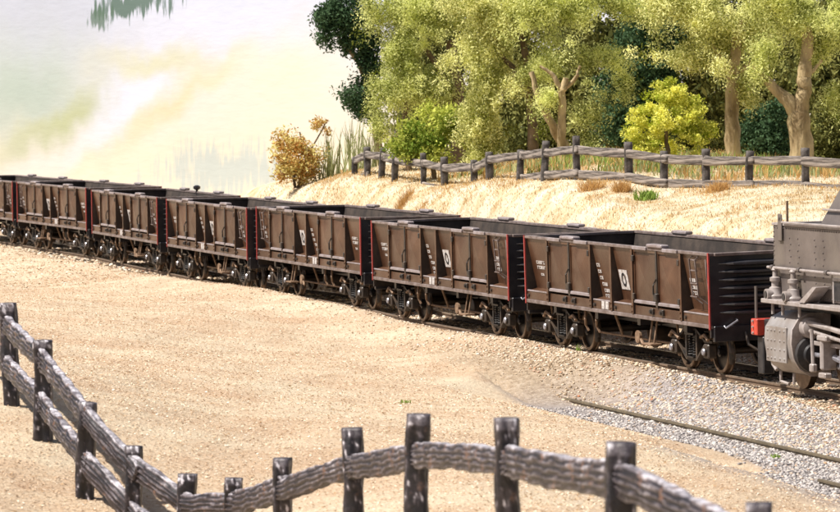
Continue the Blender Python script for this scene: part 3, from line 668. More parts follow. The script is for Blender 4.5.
def make_bogie():
    b = empty('bogie')
    for x in (-.84, .84):
        for s in (-1, 1):
            m = MB(); n = 32
            prof = [(-.03,.352),(-.066,.365),(-.068,.40),(-.06,.425),(.03,.43),(.045,.455),(.068,.455),(.068,.39),(.04,.352),(-.03,.352)]
            pr = [(t*s, r) for t, r in prof]; pr = pr if s > 0 else pr
            # flange is on the inner side
            pr = [(-t*1.0 if s > 0 else -t, r) for t, r in pr]
            m.cyl((x, s*.75, .428), 'y', pr, 0, n, cap=False); m.build('tyre', M['tyre'], b, True)
            m = MB()
            m.cyl((x, s*.75, .428), 'y', [(-.03*s,.36),(.0,.36)] if s > 0 else [(0,.36),(.03,.36)], 0, 24)
            m.cyl((x, s*.78, .428), 'y', [(-.08,.11),(.05,.11),(.07,.07)] if s > 0 else [(-.07,.07),(-.05,.11),(.08,.11)], 0, 14)
            m.build('wheel_disc', M['disc'], b, True)
            m = MB(); m.cyl((x, s*.865, .428), 'y', .06, .03, 12); m.build('hub_cap', M['shine'], b)
        MB().cyl((x,0,.428), 'y', .07, 1.5, 10).build('axle', M['bogie'], b, True)
        for s in (-1, 1):
            m = MB(); y = s*1.02
            m.box(x-.13, x+.13, y-.1, y+.1, .30, .58, .03); m.cyl((x, y+s*.115, .43), 'y', .085, .05, 12)
            m.build('axle_box', M['bogie'], b)
            m = MB(); m.cyl((x, y+s*.15, .43), 'y', [(-.012,.075),(.012,.06)] if s > 0 else [(-.012,.06),(.012,.075)], 0, 12); m.build('axle_box_cap', M['shine'], b)
            # brake shoes hung on both sides of the wheel
            for k in (-1, 1):
                m = MB(); V = []
                for i in range(5):
                    a = (math.pi if k < 0 else 0) + (i-2)*.22
                    V.append((a,))
                m2 = MB()
                pts = [(x+math.cos(a[0])*.52, s*.78, .43+math.sin(a[0])*.52) for a in V]
                m2.tube(pts, [.04,.06,.065,.06,.04], 8); m2.tube([(x+k*.52, s*.78,.55),(x+k*.56,s*.8,.86)], .025, 6)
                m2.build('brake_shoe', M['rusty'] if k < 0 else M['bogie'], b, True)
    for s in (-1, 1):
        y = s*1.02; m = MB()
        def bar(pts, h=.05, wd=.06):
            for (x0,z0),(x1,z1) in zip(pts[:-1], pts[1:]):
                p = [(x0,y-wd,z0),(x1,y-wd,z1),(x1,y+wd,z1),(x0,y+wd,z0),(x0,y-wd,z0+h),(x1,y-wd,z1+h),(x1,y+wd,z1+h),(x0,y+wd,z0+h)]; m.hexa(p)
        bar([(-1.08,.60),(-.70,.60),(-.28,.80),(.28,.80),(.70,.60),(1.08,.60)])
        bar([(-.95,.52),(-.66,.50),(-.26,.22),(.26,.22),(.66,.50),(.95,.52)])
        m.box(-.30,-.23,y-.055,y+.055,.27,.80); m.box(.23,.30,y-.055,y+.055,.27,.80)
        m.build('side_frame', M['bogie'], b)
        m = MB(); m.tube([(.62,y+s*.1,.70),(.82,y+s*.1,.75),(1.0,y+s*.1,.66)], .035, 6); m.build('brake_lever', M['rusty'], b, True)
        m = MB(); m.tube([(-1.02,y+s*.09,.64),(-.86,y+s*.1,.74),(-.7,y+s*.1,.70),(-.5,y+s*.1,.62)], .035, 6); m.build('brake_lever', M['rusty'], b, True)
        m = MB()
        for x in (-.12, .12):
            pts = [(x+.06*math.cos(t*1.6), y+.06*math.sin(t*1.6), .29+t*.0125) for t in range(34)]
            m.tube(pts, .018, 5)
        m.box(-.22,.22,y-.1,y+.1,.27,.295); m.box(-.22,.22,y-.1,y+.1,.71,.75)
        m.build('spring', M['disc'], b)
    MB().box(-.2,.2,-1.0,1.0,.56,.72,.02).build('bolster', M['bogie'], b)
    return b
labels = ['brown open wagon coupled to the grey locomotive, nearest and largest of the train',
 'brown open wagon second behind the locomotive, ahead of the wagon with ribbed black end beside red corner',
 'brown open wagon third from the locomotive, in the middle of the photo',
 'brown open wagon fourth from the locomotive, left of the middle of the photo',
 'brown open wagon fifth from the locomotive, small round knob on its top',
 'brown open wagon sixth from the locomotive, second from the left edge of the photo',
 'brown open wagon cut off by the left edge of the photo, farthest of the train']
labels[1] = 'brown open wagon second from the locomotive, behind the nearest wagon'
proto = make_wagon()
flip = [0, 0, 1, 0, 0, 1, 0]
wagons = []
for i, (x, y, p, z, c) in enumerate(WAG):
    o = proto if i == 0 else copy_tree(proto)
    lat = HW
    o.location = (x + lat*math.cos(p), y + lat*math.sin(p), z + lat*c - .0)
    o.rotation_mode = 'XYZ'; o.rotation_euler = (c, 0, p - math.pi/2)
    tag(o, labels[i], 'wagon', 'brown open wagons coupled in the train'); wagons.append(o)
# wagon lettering is on the near side only; turned wagons get the ladder at the other end by mirroring those parts
for i, o in enumerate(wagons):
    if flip[i]:
        for ch in [k for k in bpy.data.objects if k.parent == o]:
            nm = ch.name.split('.')[0]
            xs = [v.co.x for v in ch.data.vertices] if ch.type == 'MESH' else [0]; xc = (min(xs)+max(xs))/2
            if nm == 'lettering': ch.location.x = 8.85 if xc < -3.8 else (-8.95 if xc > 3.8 else 1.2)
            elif nm == 'number_board': ch.location.x = -1.2
            elif nm in ('grab_irons', 'air_pipe'): ch.location.x = -9.05
            elif nm in ('step', 'brake_cylinder', 'brake_rod', 'hand_brake', 'bracket'): ch.location.x = -2*xc
# handbrake knob on a far side top rail
m = MB(); m.tube([(-.5, HW-.08, ZT-.1), (-.5, HW-.08, ZT+.08)], .04, 6); m.cyl((-.5, HW-.08, ZT+.13), 'z', [(-.07,.05),(-.03,.12),(.04,.12),(.08,.05)], 0, 12)
m.build('handbrake_knob', M['wagon_dark'], wagons[4], True)

# ------------------------------------------------------------------ locomotive (front tank and cylinder of an articulated engine)
pa = .318; lx_, ly_, _p = WAG[0][0], WAG[0][1], 0
cxx, cyy = WAG[0][0]+HW*math.cos(.3131), WAG[0][1]+HW*math.sin(.3131)
hx, hy = cxx + (LW+2.0)*math.sin(.3131), cyy - (LW+2.0)*math.cos(.3131)
loco = empty('steam_locomotive', (hx, hy, .045), (.02, 0, pa-math.pi/2))
tag(loco, 'grey riveted steam locomotive with red buffer beam at the right edge', 'locomotive')
def make_loco():
    TX0, TX1, TW, TZ0, TZ1 = .85, 8.5, 1.30, 1.70, 3.02
    m = MB(); m.box(TX0, TX1, -TW, TW, TZ0, TZ1, .03); tank = m.build('water_tank', M['loco'], loco)
    m = MB()
    def rivet(x, z, r=.017): m.cyl((x, -TW-.004, z), 'y', [(-.012,r*.4),(-.006,r*.9),(.006,r)], 0, 6)
    for z in np.arange(TZ0+.08, TZ1-.05, .085): rivet(TX0+.05, z)
    for x in (TX0+.75, TX0+1.12, TX0+1.85, TX0+2.22, TX0+3.2, TX0+3.6):
        for k, z in enumerate(np.arange(TZ0+.1, TZ1-.15, .11)): rivet(x+(.0 if k % 2 else .05), z)
    for x in np.arange(TX0+.1, TX0+4, .1): rivet(x, TZ0+.06, .014); rivet(x, TZ1-.06, .013)
    for z in np.arange(TZ0+.08, TZ1-.05, .085):
        for y in (-TW+.06, TW-.06): m.cyl((TX0-.004, y, z), 'x', [(-.012,.007),(.006,.016)], 0, 6)
    m.build('rivets', M['loco'], tank)['kind'] = 'stuff'
    m = MB(); m.box(TX0-.02, TX1, -TW-.018, -TW+.03, TZ1-.02, TZ1+.03, .01); m.box(TX0-.02, TX0+.03, -TW+.031, TW, TZ1-.02, TZ1+.03, .008); m.build('tank_edging', M['loco_edge'], tank)
    # raised sloped top
    s0, s1 = 2.6, 3.15
    m = MB(); zz = 3.78
    m.hexa([(s0,-TW+.12,TZ1+.002),(TX1,-TW+.12,TZ1+.002),(TX1,TW-.12,TZ1+.002),(s0,TW-.12,TZ1+.002),(s1,-TW+.34,zz),(TX1,-TW+.34,zz),(TX1,TW-.34,zz),(s1,TW-.34,zz)]); m.build('tank_top', M['loco'], loco)
    m = MB(); m.box(s1-.03, TX1, -TW+.28, TW-.28, zz+.002, zz+.06, .02); m.box(s0+.12, TX1, -TW+.13, -TW+.17, TZ1+.30, TZ1+.33, .005); m.build('tank_top_edge', M['loco_edge'], loco)
    m = MB(); m.tube([(TX0+.25,-TW+.25,TZ1),(TX0+.25,-TW+.25,TZ1+.42)], .025, 6); m.build('lamp_iron', M['rusty'], loco)
    m = MB(); m.box(TX0+.02, TX0+.2, -TW-.045, -TW-.02, TZ1-.3, TZ1+.2, .015); m.cyl((TX0+.11,-TW-.05,TZ1+.12), 'y', .03, .03, 8); m.build('lifting_lug', M['loco'], loco)
    m = MB(); m.tube([(TX0+.25,-TW-.06,TZ1+.05),(TX1,-TW-.06,TZ1+.05)], .02, 8); m.build('top_handrail', M['loco_edge'], loco)
    m = MB(); m.tube([(TX0-.12,-TW-.10,2.24),(TX1,-TW-.10,2.24)], .026, 8)
    m.build('handrail', M['loco_edge'], loco, True)
    for x in (TX0+.1, TX0+1.3, TX0+2.5, TX0+3.7):
        m = MB(); m.cyl((x,-TW-.08,2.24), 'y', .028, .12, 8); m.cyl((x,-TW-.10,2.24), 'x', .048, .10, 10); m.build('handrail_bracket', M['loco'], loco, True)
    m = MB(); m.box(.55, TX1, -TW-.28, TW+.28, 1.60, 1.68, .012); m.build('running_board', M['loco_edge'], loco)
    for x, y in ((.85,-1.38),(1.75,-1.42)):
        m = MB(); m.cyl((x,y,1.68), 'z', [(.0,.15),(.05,.16),(.1,.12),(.2,.11),(.22,.07),(.3,.07),(.32,.10),(.38,.10),(.40,.05),(.5,.045),(.52,.07),(.56,.05)], 0, 14)
        m.cyl((x,y-.1,1.76), 'y', [(-.09,.10),(.1,.10)], 0, 14)
        m.build('snifting_valve', M['loco_edge'], loco, True)
        m = MB(); m.cyl((x,y-.2,1.76), 'y', [(-.005,.065),(.004,.065)], 0, 12); m.build('valve_bore', M['loco_dark'], loco)
    m = MB(); m.hexa([(2.2,-TW-.3,1.69),(2.45,-TW-.3,1.69),(2.45,-TW-.03,1.69),(2.2,-TW-.03,1.69),(2.82,-TW-.3,1.99),(2.98,-TW-.3,1.99),(2.98,-TW-.03,1.99),(2.82,-TW-.03,1.99)]); m.build('step_plate', M['loco_edge'], loco)
    m = MB(); m.box(3.25, 3.9, -TW-.012, -TW+.02, 1.75, 2.1); m.build('inspection_opening', M['loco_dark'], loco)
    m = MB(); m.box(3.2, 3.95, -TW-.02, -TW+.01, 2.1, 2.15, .005); m.box(3.2, 3.25, -TW-.02, -TW+.01, 1.70, 2.1, .005); m.build('opening_frame', M['loco_edge'], loco)
    # frames and beam
    m = MB()
    for y in (-.62, .62): m.box(.05, TX1, y-.05, y+.05, .55, 1.55)
    m.box(.3, TX1, -.9, .9, 1.45, 1.59); m.build('main_frame', M['loco_dark'], loco)
    m = MB(); m.box(-.08, .20, -1.30, 1.30, .94, 1.24, .015)
    beam = m.build('buffer_beam', M['loco_red'], loco)
    m = MB()
    for z in (.98, 1.09, 1.20): MB().cyl((.04, -1.31, z), 'y', .022, .04, 8).build('bolt', M['loco_edge'], beam)
    m = MB(); m.box(.13, .75, -1.15, 1.15, 1.00, 1.24, .02); m.build('beam_bracket', M['loco_dark'], loco)
    for y in (-1.2, .98): MB().box(-.02, .25, y, y+.22, .22, .915, .02).build('rail_guard', M['loco_dark'], loco)
    m = MB(); m.tube([(.0,-1.22,1.25),(.0,-1.22,1.84)], .028, 7); m.build('lamp_iron', M['loco'], loco)
    m = MB(); m.box(-.5, -.08, -.09, .09, .80, .96, .02); m.box(-.72,-.44,-.17,.17,.74,1.02,.04); m.build('coupler', M['bogie'], loco)
    m = MB(); m.tube([(.5,-1.3,.95),(.35,-1.32,.75),(.3,-1.25,.45),(.6,-1.3,.36)], .03, 7); m.build('drain_pipe', M['loco_edge'], loco)
    m = MB()
    for x in (.75, 1.2, 1.95): MB().tube([(x,-1.45,1.6),(x,-1.45,1.4)], .03, 7).build('board_support', M['loco_edge'], loco)
    # cylinder casing: rounded outer profile extruded along the track
    def casing(x0, x1, grow, name, mt_):
        pts = [(-.80,1.44),(-1.18,1.44),(-1.40,1.34),(-1.52,1.16),(-1.54,.92),(-1.50,.66),(-1.38,.46),(-1.18,.34),(-.80,.34)]
        V = []; cz = .9; cy = -1.17
        for x in (x0, x1): V += [(x, cy+(y-cy)*grow, cz+(z-cz)*grow) for y, z in pts]
        n = len(pts); Fc = [(k, (k+1) % n, n+(k+1) % n, n+k) for k in range(n)] + [tuple(range(n))[::-1], tuple(range(n, 2*n))]
        return MB().add(V, Fc).build(name, mt_, loco, True)
    casing(.50, 1.70, 1.0, 'cylinder', M['cyl']); casing(.44, .50, .9, 'cylinder_front_cover', M['loco_edge'])
    casing(1.70, 1.76, 1.04, 'cylinder_flange', M['loco_edge'])
    m = MB(); m.cyl((1.80,-1.17,.72), 'x', [(-.04,.33),(.04,.31),(.06,.2),(.12,.18)], 0, 22); m.build('cylinder_rear_cover', M['loco_dark'], loco, True)
    m = MB(); m.cyl((1.88,-1.22,1.20), 'x', [(-.12,.19),(.1,.19),(.14,.12)], 0, 18); m.build('valve_chest_cover', M['loco_edge'], loco, True)
    m = MB(); m.box(.62, 1.52, -1.556, -1.52, .55, 1.20, .008)
    for x in (.7,.86,1.02,1.25,1.44):
        for z in (.62,.78,.94,1.12): m.cyl((x, -1.562, z), 'y', [(-.014,.01),(.006,.028)], 0, 8)
    m.build('riveted_panel', M['cyl'], loco)
    m = MB(); m.tube([(1.9,-1.3,1.3),(2.9,-1.34,1.26),(4.6,-1.36,1.14)], .05, 8); m.tube([(1.95,-1.3,1.16),(4.6,-1.34,.98)], .035, 8); m.build('valve_rod', M['loco_edge'], loco, True)
    m = MB(); m.tube([(1.9,-1.17,.72),(3.6,-1.17,.72)], .045, 10); m.box(3.2,3.5,-1.28,-1.06,.55,.9,.02); m.build('piston_rod', M['shine'], loco)
    m = MB(); m.box(1.95,4.2,-1.24,-1.1,.90,.98,.01); m.build('slide_bar', M['loco_edge'], loco)
    m = MB(); m.tube([(2.35,-1.42,1.22),(2.40,-1.42,.5)], .035, 8); m.box(2.32,2.48,-1.47,-1.37,.45,.6,.02); m.build('combination_lever', M['loco_edge'], loco)
    m = MB(); m.box(2.62,2.74,-1.4,-1.1,.5,1.1,.03); m.box(2.55,2.95,-1.42,-1.3,1.02,1.12,.02); m.box(2.6,2.9,-1.42,-1.28,.36,.46,.02); m.build('crosshead', M['loco_edge'], loco)
    m = MB(); m.tube([(.9,-1.35,.36),(.92,-1.36,.18),(1.15,-1.3,.14)], .03, 7); m.build('drain_pipe', M['loco_edge'], loco); MB().tube([(1.5,-1.35,.36),(1.5,-1.36,.16)], .03, 7).build('drain_pipe', M['loco_edge'], loco)
    for x in (1.1, 3.3, 4.95, 6.6):
        r = .43 if x < 2 else .70
        if x < 2: continue
        for s in (-1, 1):
            m = MB(); m.cyl((x, s*.75, r), 'y', [(-.065,r-.08),(-.065,r),(.065,r),(.065,r-.08)], 0, 36); m.cyl((x,s*.75,r), 'y', .16, .24, 16); wl = m.build('wheel', M['tyre'], loco, True)
    for s in (-1, 1):
        m = MB(); m.cyl((1.15, s*.75, .40), 'y', [(-.065,.36),(-.065,.40),(.065,.40),(.065,.36)], 0, 28); m.build('wheel', M['tyre'], loco, True)
    m = MB(); m.tube([(3.3,-1.05,.55),(6.6,-1.05,.55)], .06, 8); m.tube([(3.4,-1.17,.72),(4.95,-1.17,.5)], .06, 8); m.build('coupling_rod', M['shine'], loco)
    m = MB(); m.box(.25, 1.9, -.95, -.55, .28, .62, .03); m.box(.25,1.9,.55,.95,.28,.62,.03); m.build('truck_frame', M['loco_dark'], loco)
make_loco()
SH = {'cylinder':.6,'cylinder_front_cover':.6,'cylinder_flange':.6,'cylinder_rear_cover':.6,'valve_chest_cover':.6,'riveted_panel':.6,'valve_rod':.6,'piston_rod':.6,'slide_bar':.6,'combination_lever':.6,'crosshead':.6,
      'drain_pipe':.5,'board_support':.55,'snifting_valve':.42,'valve_bore':.42,'running_board':.5,'water_tank':.16,'tank_top':.2,'tank_top_edge':.2,'lifting_lug':.45,'step_plate':.6,'inspection_opening':.45,'opening_frame':.45,'top_handrail':.45,'handrail':.25,'handrail_bracket':.25}
for ch in [k for k in bpy.data.objects if k.parent == loco]:
    ch.location.x += SH.get(ch.name.split('.')[0], 0)

# ------------------------------------------------------------------ fences: moulded, dry brushed timber, near rails with a painted top highlight
wm = bpy.data.materials.new('dry_brushed_highlit_timber'); wm.use_nodes = True; N = wm.node_tree.nodes; L = wm.node_tree.links; B = N['Principled BSDF']
B.inputs['Roughness'].default_value = .42; B.inputs['Specular IOR Level'].default_value = .6
tc = N.new('ShaderNodeTexCoord')
n1 = nz(14, 7, .7); n2 = nz(3.5, 5)
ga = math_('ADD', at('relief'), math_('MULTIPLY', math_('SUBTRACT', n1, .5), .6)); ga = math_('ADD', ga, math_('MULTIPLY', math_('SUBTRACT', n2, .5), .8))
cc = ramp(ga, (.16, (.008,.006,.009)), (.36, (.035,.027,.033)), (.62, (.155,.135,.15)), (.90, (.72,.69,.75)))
brn = ramp(nz(6, 4), (.60, (0,0,0)), (.70, (.7,.7,.7)))
cc = mixc(brn, cc, (.22,.11,.065)); L.new(cc, B.inputs['Base Color'])
bp = N.new('ShaderNodeBump'); bp.inputs['Distance'].default_value = .012; L.new(n1, bp.inputs['Height']); L.new(bp.outputs[0], B.inputs['Normal'])
wm2 = mat('pale_weathered_timber', (.055,.043,.036), .8, 0, (.33,.28,.245), 4, .40, .60, bump=.012, bscale=7, detail=8, stretch=(.35,.35,4))
wm3 = mat('dark_weathered_post', (.035,.028,.024), .75, 0, (.15,.13,.12), 4, .42, .68, bump=.02, bscale=9, detail=8)
def plank(p0, p1, h, t, m, parent, name='rail', seed=0, relief=True, nu=70, nw=44, wig=.02, grooves=5):
    p0 = Vector(p0); p1 = Vector(p1); ax = (p1-p0); Ln = ax.length; ax.normalize(); side = ax.cross(Vector((0,0,1)))
    if side.length < .3: side = Vector((1,0,0)) - ax*ax.x
    side.normalize(); up = side.cross(ax).normalized()
    V = []; rel = []
    ph = seed*1.7
    for i in range(nu+1):
        u = i/nu; s = u*Ln; bend = wig*math.sin(u*4.5+ph) ; wdt = 1+(.05 if relief else .04)*math.sin(s*3.1+ph)+(.03 if relief else .02)*math.sin(s*7.3+ph*2); endt = 1-.18*max(0, (abs(u-.5)-.44)/.06)
        for k in range(nw):
            a = 2*math.pi*k/nw; ca, sa = math.cos(a), math.sin(a)
            # rounded box section
            q = 1/((abs(ca)**5+abs(sa)**5)**.2)
            y = ca*q*t/2; z = sa*q*h/2*wdt*endt*(1+(.10 if name == 'post' else .03)*noise.noise(Vector((s*3, seed*3.1, k*.2))))
            zz = sa*q     # -1..1 across the face
            wave = math.sin(zz*grooves*math.pi*.9 + .95*math.sin(s*10+ph+zz)+.25*math.sin(s*21+ph*3)+1.0*noise.noise(Vector((s*2.5, zz*2, seed))))
            g_ = wave*.5+.5
            dpt = ((.013 if name == 'rail' else .006)*wave if relief else 0) + (.012 if relief else .009)*noise.noise(Vector((s*(4 if relief else 2), ca*2+seed, sa*2))) + (.03*noise.noise(Vector((s*1.8, ca*1.2, seed*2.2+sa))) if name == 'post' else 0)
            n = (side*ca + up*sa).normalized()
            P = p0 + ax*s + side*y + up*(z+bend) + n*dpt
            V.append(P); rel.append((.06+.20*g_*g_ + (.26 if u > .93 else 0) + 1.6*max(0, noise.noise(Vector((s*14, ca*4+seed, sa*4)))-.16)) if name == 'post' else (.05+.50*min(1, max(0, (g_-.22)/.45)) + .30*max(0, sa)**3*(.6+.6*noise.noise(Vector((s*5, seed, 0))))))  # rails: ridges dry brushed pale, upward side lightened as a painted highlight
    Fc = [(i*nw+k, i*nw+(k+1) % nw, (i+1)*nw+(k+1) % nw, (i+1)*nw+k) for i in range(nu) for k in range(nw)]
    me = bpy.data.meshes.new(name); c0 = len(V); V.append(p0-ax*.01); V.append(p1+ax*.01); rel += [.3,.3]
    tri = [(c0, (k+1) % nw, k) for k in range(nw)] + [(c0+1, nu*nw+k, nu*nw+(k+1) % nw) for k in range(nw)]
    org = (p0+p1)/2
    me.from_pydata([tuple(v-org) for v in V], [], Fc+tri); me.materials.append(m)
    a_ = me.attributes.new('relief', 'FLOAT', 'POINT'); a_.data.foreach_set('value', rel); me.update(); me.shade_smooth()  # relief values also hold the painted highlight on the rails' upward side
    o = bpy.data.objects.new(name, me); scene.collection.objects.link(o); o.parent = parent; o.location = org - parent.location
    return o
def fence(posts, label, group, drop, h, pw, mp_, mr, hi, bottom=True, skip_top=(), side_off=.12, ph=None):
    P = [W(px, t, d) for (px, t, r, d, b) in posts]
    f = empty('timber_fence', tuple(P[len(P)//2])); tag(f, label, 'fence')
    nu = 100 if hi else 22; nw = 40 if hi else 16
    for i, (px, t, r, d, b) in enumerate(posts):
        top = P[i]; gz = float(ground(np.array([top.x]), np.array([top.y]))[0][0]); gz = min(gz, top.z-.9)
        ln = random.uniform(-.05, .05)
        plank((top.x+ln*1.2, top.y, gz-.25), (top.x, top.y, top.z), pw*random.uniform(.9,1.12), pw*random.uniform(.85,1.05), mp_, f, 'post', i+3, hi, nu//2, nw, .015, 3)
    for i in range(len(posts)-1):
        for lvl in ((0, 1) if bottom else (0,)):
            a = W(posts[i][0], posts[i][2], posts[i][3]); b = W(posts[i+1][0], posts[i+1][2], posts[i+1][3])
            a.z -= lvl*drop; b.z -= lvl*drop
            n = Vector((0,-1,0)) * side_off * (1 if i % 2 else .6)
            ax = (b-a).normalized(); a2 = a + n - ax*.10; b2 = b + n + ax*.12
            if lvl == 1 and not hi and i in (1,2,3,5,6,7): continue
            if lvl == 1 and hi and i >= 5: continue
            a2.z += random.uniform(-.02,.02); b2.z += random.uniform(-.02,.02)
            plank(a2, b2, h*random.uniform(.92,1.08), h*.42, mr, f, 'rail', i*2+lvl, hi, nu, nw, .012 if hi else .008, 5 if hi else 3)
    return f
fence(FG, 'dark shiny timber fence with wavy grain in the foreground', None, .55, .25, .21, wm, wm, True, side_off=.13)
fence(BGF, 'weathered grey timber fence along the bank below the trees', None, .60, .225, .20, wm3, wm2, False, side_off=.12)

# ------------------------------------------------------------------ trees
def leaf_cloud(centres, radii, n_clump, n_leaf, size, droop=0., clump_r=.45, asp=.5, rough=.75):
    """centres/radii: crown ellipsoids in local metres. returns quads"""
    C = np.array(centres, float); Rr = np.array(radii, float); vol = np.prod(Rr, axis=1)**.7; pr = vol/vol.sum()
    k = rng.choice(len(C), n_clump, p=pr); u = rng.normal(size=(n_clump,3)); u /= np.linalg.norm(u, axis=1)[:,None]
    rad = rng.uniform(.2, 1.35, n_clump)**.45; sd = float(rng.uniform(0,50)); nzv = np.array([noise.noise(Vector((a_[0]*1.9+sd, a_[1]*1.9+k_, a_[2]*1.9))) for a_, k_ in zip(u, k)])
    cc = C[k] + u*Rr[k]*(rad*(1+rough*nzv))[:,None]
    hole = np.array([noise.noise(Vector(c_)*.95+Vector((sd,0,0))) for c_ in cc]) > (.02 if rough > .5 else -.3); cc = cc[hole]; n_clump = len(cc)
    cr = clump_r*rng.uniform(.55, 1.35, n_clump)
    n = n_clump*n_leaf; ci = np.repeat(np.arange(n_clump), n_leaf)
    v = rng.normal(size=(n,3)); v /= np.linalg.norm(v, axis=1)[:,None]; rr = rng.uniform(0,1,n)**.45
    off = v*rr[:,None]*cr[ci][:,None]*np.array([1,1,.75+droop])
    off[:,2] -= droop*cr[ci]*rng.uniform(0,1.6,n)*(rr**2)
    P = cc[ci]+off
    s = size*rng.uniform(.5,1.0,n)*np.where(rng.uniform(0,1,n) > .9, 1.7, 1)
    a = rng.normal(size=(n,3)) ; a[:,2] -= droop*1.5; a /= np.linalg.norm(a, axis=1)[:,None]
    b = np.cross(a, rng.normal(size=(n,3))); b /= np.linalg.norm(b, axis=1)[:,None]
    a *= s[:,None]; b *= (s*asp)[:,None]
    V = np.stack([P-a, P-b*.9, P+a, P+b*.9], 1).reshape(-1,3)
    return V, np.arange(n*4).reshape(n,4), np.repeat(np.clip(rng.normal(.45,.22,n_clump)[ci]+rng.normal(0,.16,n),0,1),4)
def tree(name, label, cat, base_px, d, crowns, leaf, nclump, nleaf, size, trunks=(), bark='bark', droop=0., clump=.5, group=None, thick=None, asp=.5):
    x = (base_px-420)*d/F; z = float(ground(np.array([x]), np.array([float(d)]))[0][0])
    org = Vector((x, d, z)); t = empty(name, tuple(org)); tag(t, label, cat, group)
    Cn, Rn = [], []
    for c in crowns:
        px, py, rx, ry = c[:4]; dd = d + (c[4] if len(c) > 4 else 0); p = W(px, py, dd)-org; s = dd/F
        Cn.append(p[:]); Rn.append((rx*s, (thick or (rx*s*.85)), ry*s))
    V, Q, RN = leaf_cloud(Cn, Rn, nclump, nleaf, size, droop, clump, asp, .25 if cat == 'bush' or name == 'broadleaf_tree' else .8)
    V = V[np.ones(len(V), bool)]
    bulk('crown', V, Q, M[leaf], parent=t, attr={'rnd': RN})
    if trunks:
        m = MB()
        for (pts, r0, r1) in trunks:
            P = [W(px, py, d+dd)-org for (px, py, dd) in pts]
            Q_ = []
            for i in range(len(P)-1):
                for k in range(4): Q_.append(P[i].lerp(P[i+1], k/4) + Vector((random.uniform(-1,1), random.uniform(-1,1), 0))*.03)
            Q_.append(P[-1]); n = len(Q_)
            m.tube(Q_, [(r0+(r1-r0)*i/(n-1))*random.uniform(.92,1.08)*d/F*(1.35 if i == 0 and r0 > 4 else 1) for i in range(n)], 10)
        m.build('trunk', M[bark], t, True)
    return t
G = 'trees standing behind the timber fence'
tree('broadleaf_tree', 'dark green tree at the left end of the wood with round separate crowns', 'tree', 378, 123,
     [(334,28,18,20),(352,14,24,18),(345,50,10,9),(360,95,15,15),(368,112,9,8),(352,30,14,18),(372,86,10,11),(366,40,13,16),(370,64,10,13),(328,16,12,12)], 'lf_dark', 260, 90, .07,
     [([(379,176,0),(379,150,0),(376,118,0),(366,80,.5),(350,45,0)], 5.5, 2), ([(376,118,0),(366,100,0)], 3, 1.5), ([(356,60,0),(334,30,0)], 2, 1), ([(352,48,0),(362,14,0)], 2, 1)], 'bark', 0, .36, G)
tree('willow_tree', 'pale olive willow left of the wood, above the low yellow green bush', 'tree', 455, 118,
     [(392,28,28,32),(402,78,30,40),(384,92,14,26),(432,40,30,45),(430,92,22,24),(420,-8,44,22),(392,122,16,24),(450,5,26,24)], 'lf_willow', 1300, 110, .047,
     [([(458,178,0),(459,130,0),(458,85,0),(450,40,0)], 9, 5), ([(458,100,0),(440,70,0),(420,40,0)], 4, 2), ([(410,178,0),(402,130,0),(410,80,0)], 3.5, 2)], 'barkdark', .35, .32, G, asp=.4)
tree('bush', 'bright yellow green bush under the willow beside the fence', 'bush', 432, 113.5,
     [(432,128,24,20),(410,142,14,14),(452,132,16,22),(432,150,26,12),(398,148,8,8)], 'lf_mid', 150, 90, .065, [([(434,180,0),(430,150,0),(426,128,0)], 3, 1.2)], 'barkdark', 0, .32)
tree('willow_tree', 'pale olive willow whose foliage hangs to the fence, left of the leaning trunks', 'tree', 500, 112,
     [(480,30,36,34),(478,90,16,40),(484,135,22,38),(505,75,26,40),(524,142,18,28),(470,150,14,22),(495,-5,40,24),(522,22,24,26),(452,62,14,22)], 'lf_yellow', 1300, 110, .047,
     [([(533,180,0),(532,110,0),(527,60,0),(520,30,0)], 6, 3), ([(530,85,0),(505,60,0),(490,35,0)], 3, 1.5)], 'barkdark', .35, .32, G, asp=.4)
tree('willow_tree', 'olive tree in the middle of the wood with pale forking branches', 'tree', 563, 111,
     [(560,25,44,32),(540,62,24,24),(598,55,24,34),(585,118,14,22),(540,118,16,22),(590,148,16,16),(610,18,34,26),(575,-8,50,20),(548,150,12,14),(572,98,18,22,-2.2),(546,96,12,16,-2.4),(620,60,20,34),(640,30,24,24),(655,8,26,20),(530,0,26,22)], 'lf_willow', 1300, 110, .047,
     [([(576,182,-.5),(566,150,-1.5),(552,125,-2),(540,100,-2),(531,72,-2)], 6, 2.5), ([(563,180,-2),(562,140,-2.3),(562,92,-2.5),(566,78,-2.5)], 5, 3), ([(562,92,-2.5),(552,74,-2.5),(540,66,-2.5)], 3, 1.2), ([(562,92,-2.5),(576,78,-2.5),(580,66,-2.5)], 2.6, 1.2)], 'bark', .3, .32, G, asp=.4)
tree('broadleaf_tree', 'dark green tree in shade left of the bright yellow bush', 'tree', 640, 116,
     [(645,55,30,34),(625,92,22,28),(660,95,20,20),(640,125,26,20),(615,135,16,20),(655,22,24,20)], 'lf_dark', 260, 90, .08,
     [([(640,180,0),(642,120,0),(646,60,0)], 6, 3)], 'barkdark', .2, .5, G)
tree('bush', 'large bright yellow bush behind the fence posts', 'bush', 668, 103,
     [(664,100,18,14),(648,116,16,12),(688,112,16,12),(660,134,16,12),(686,138,18,12),(702,128,10,10),(668,150,32,12),(645,146,14,10),(636,134,11,9),(672,90,12,9),(670,118,14,14,-.5)], 'lf_bright', 210, 130, .045, [([(670,182,0),(668,150,0),(664,120,0)], 3.5, 1.5)], 'barkdark', 0, .22)
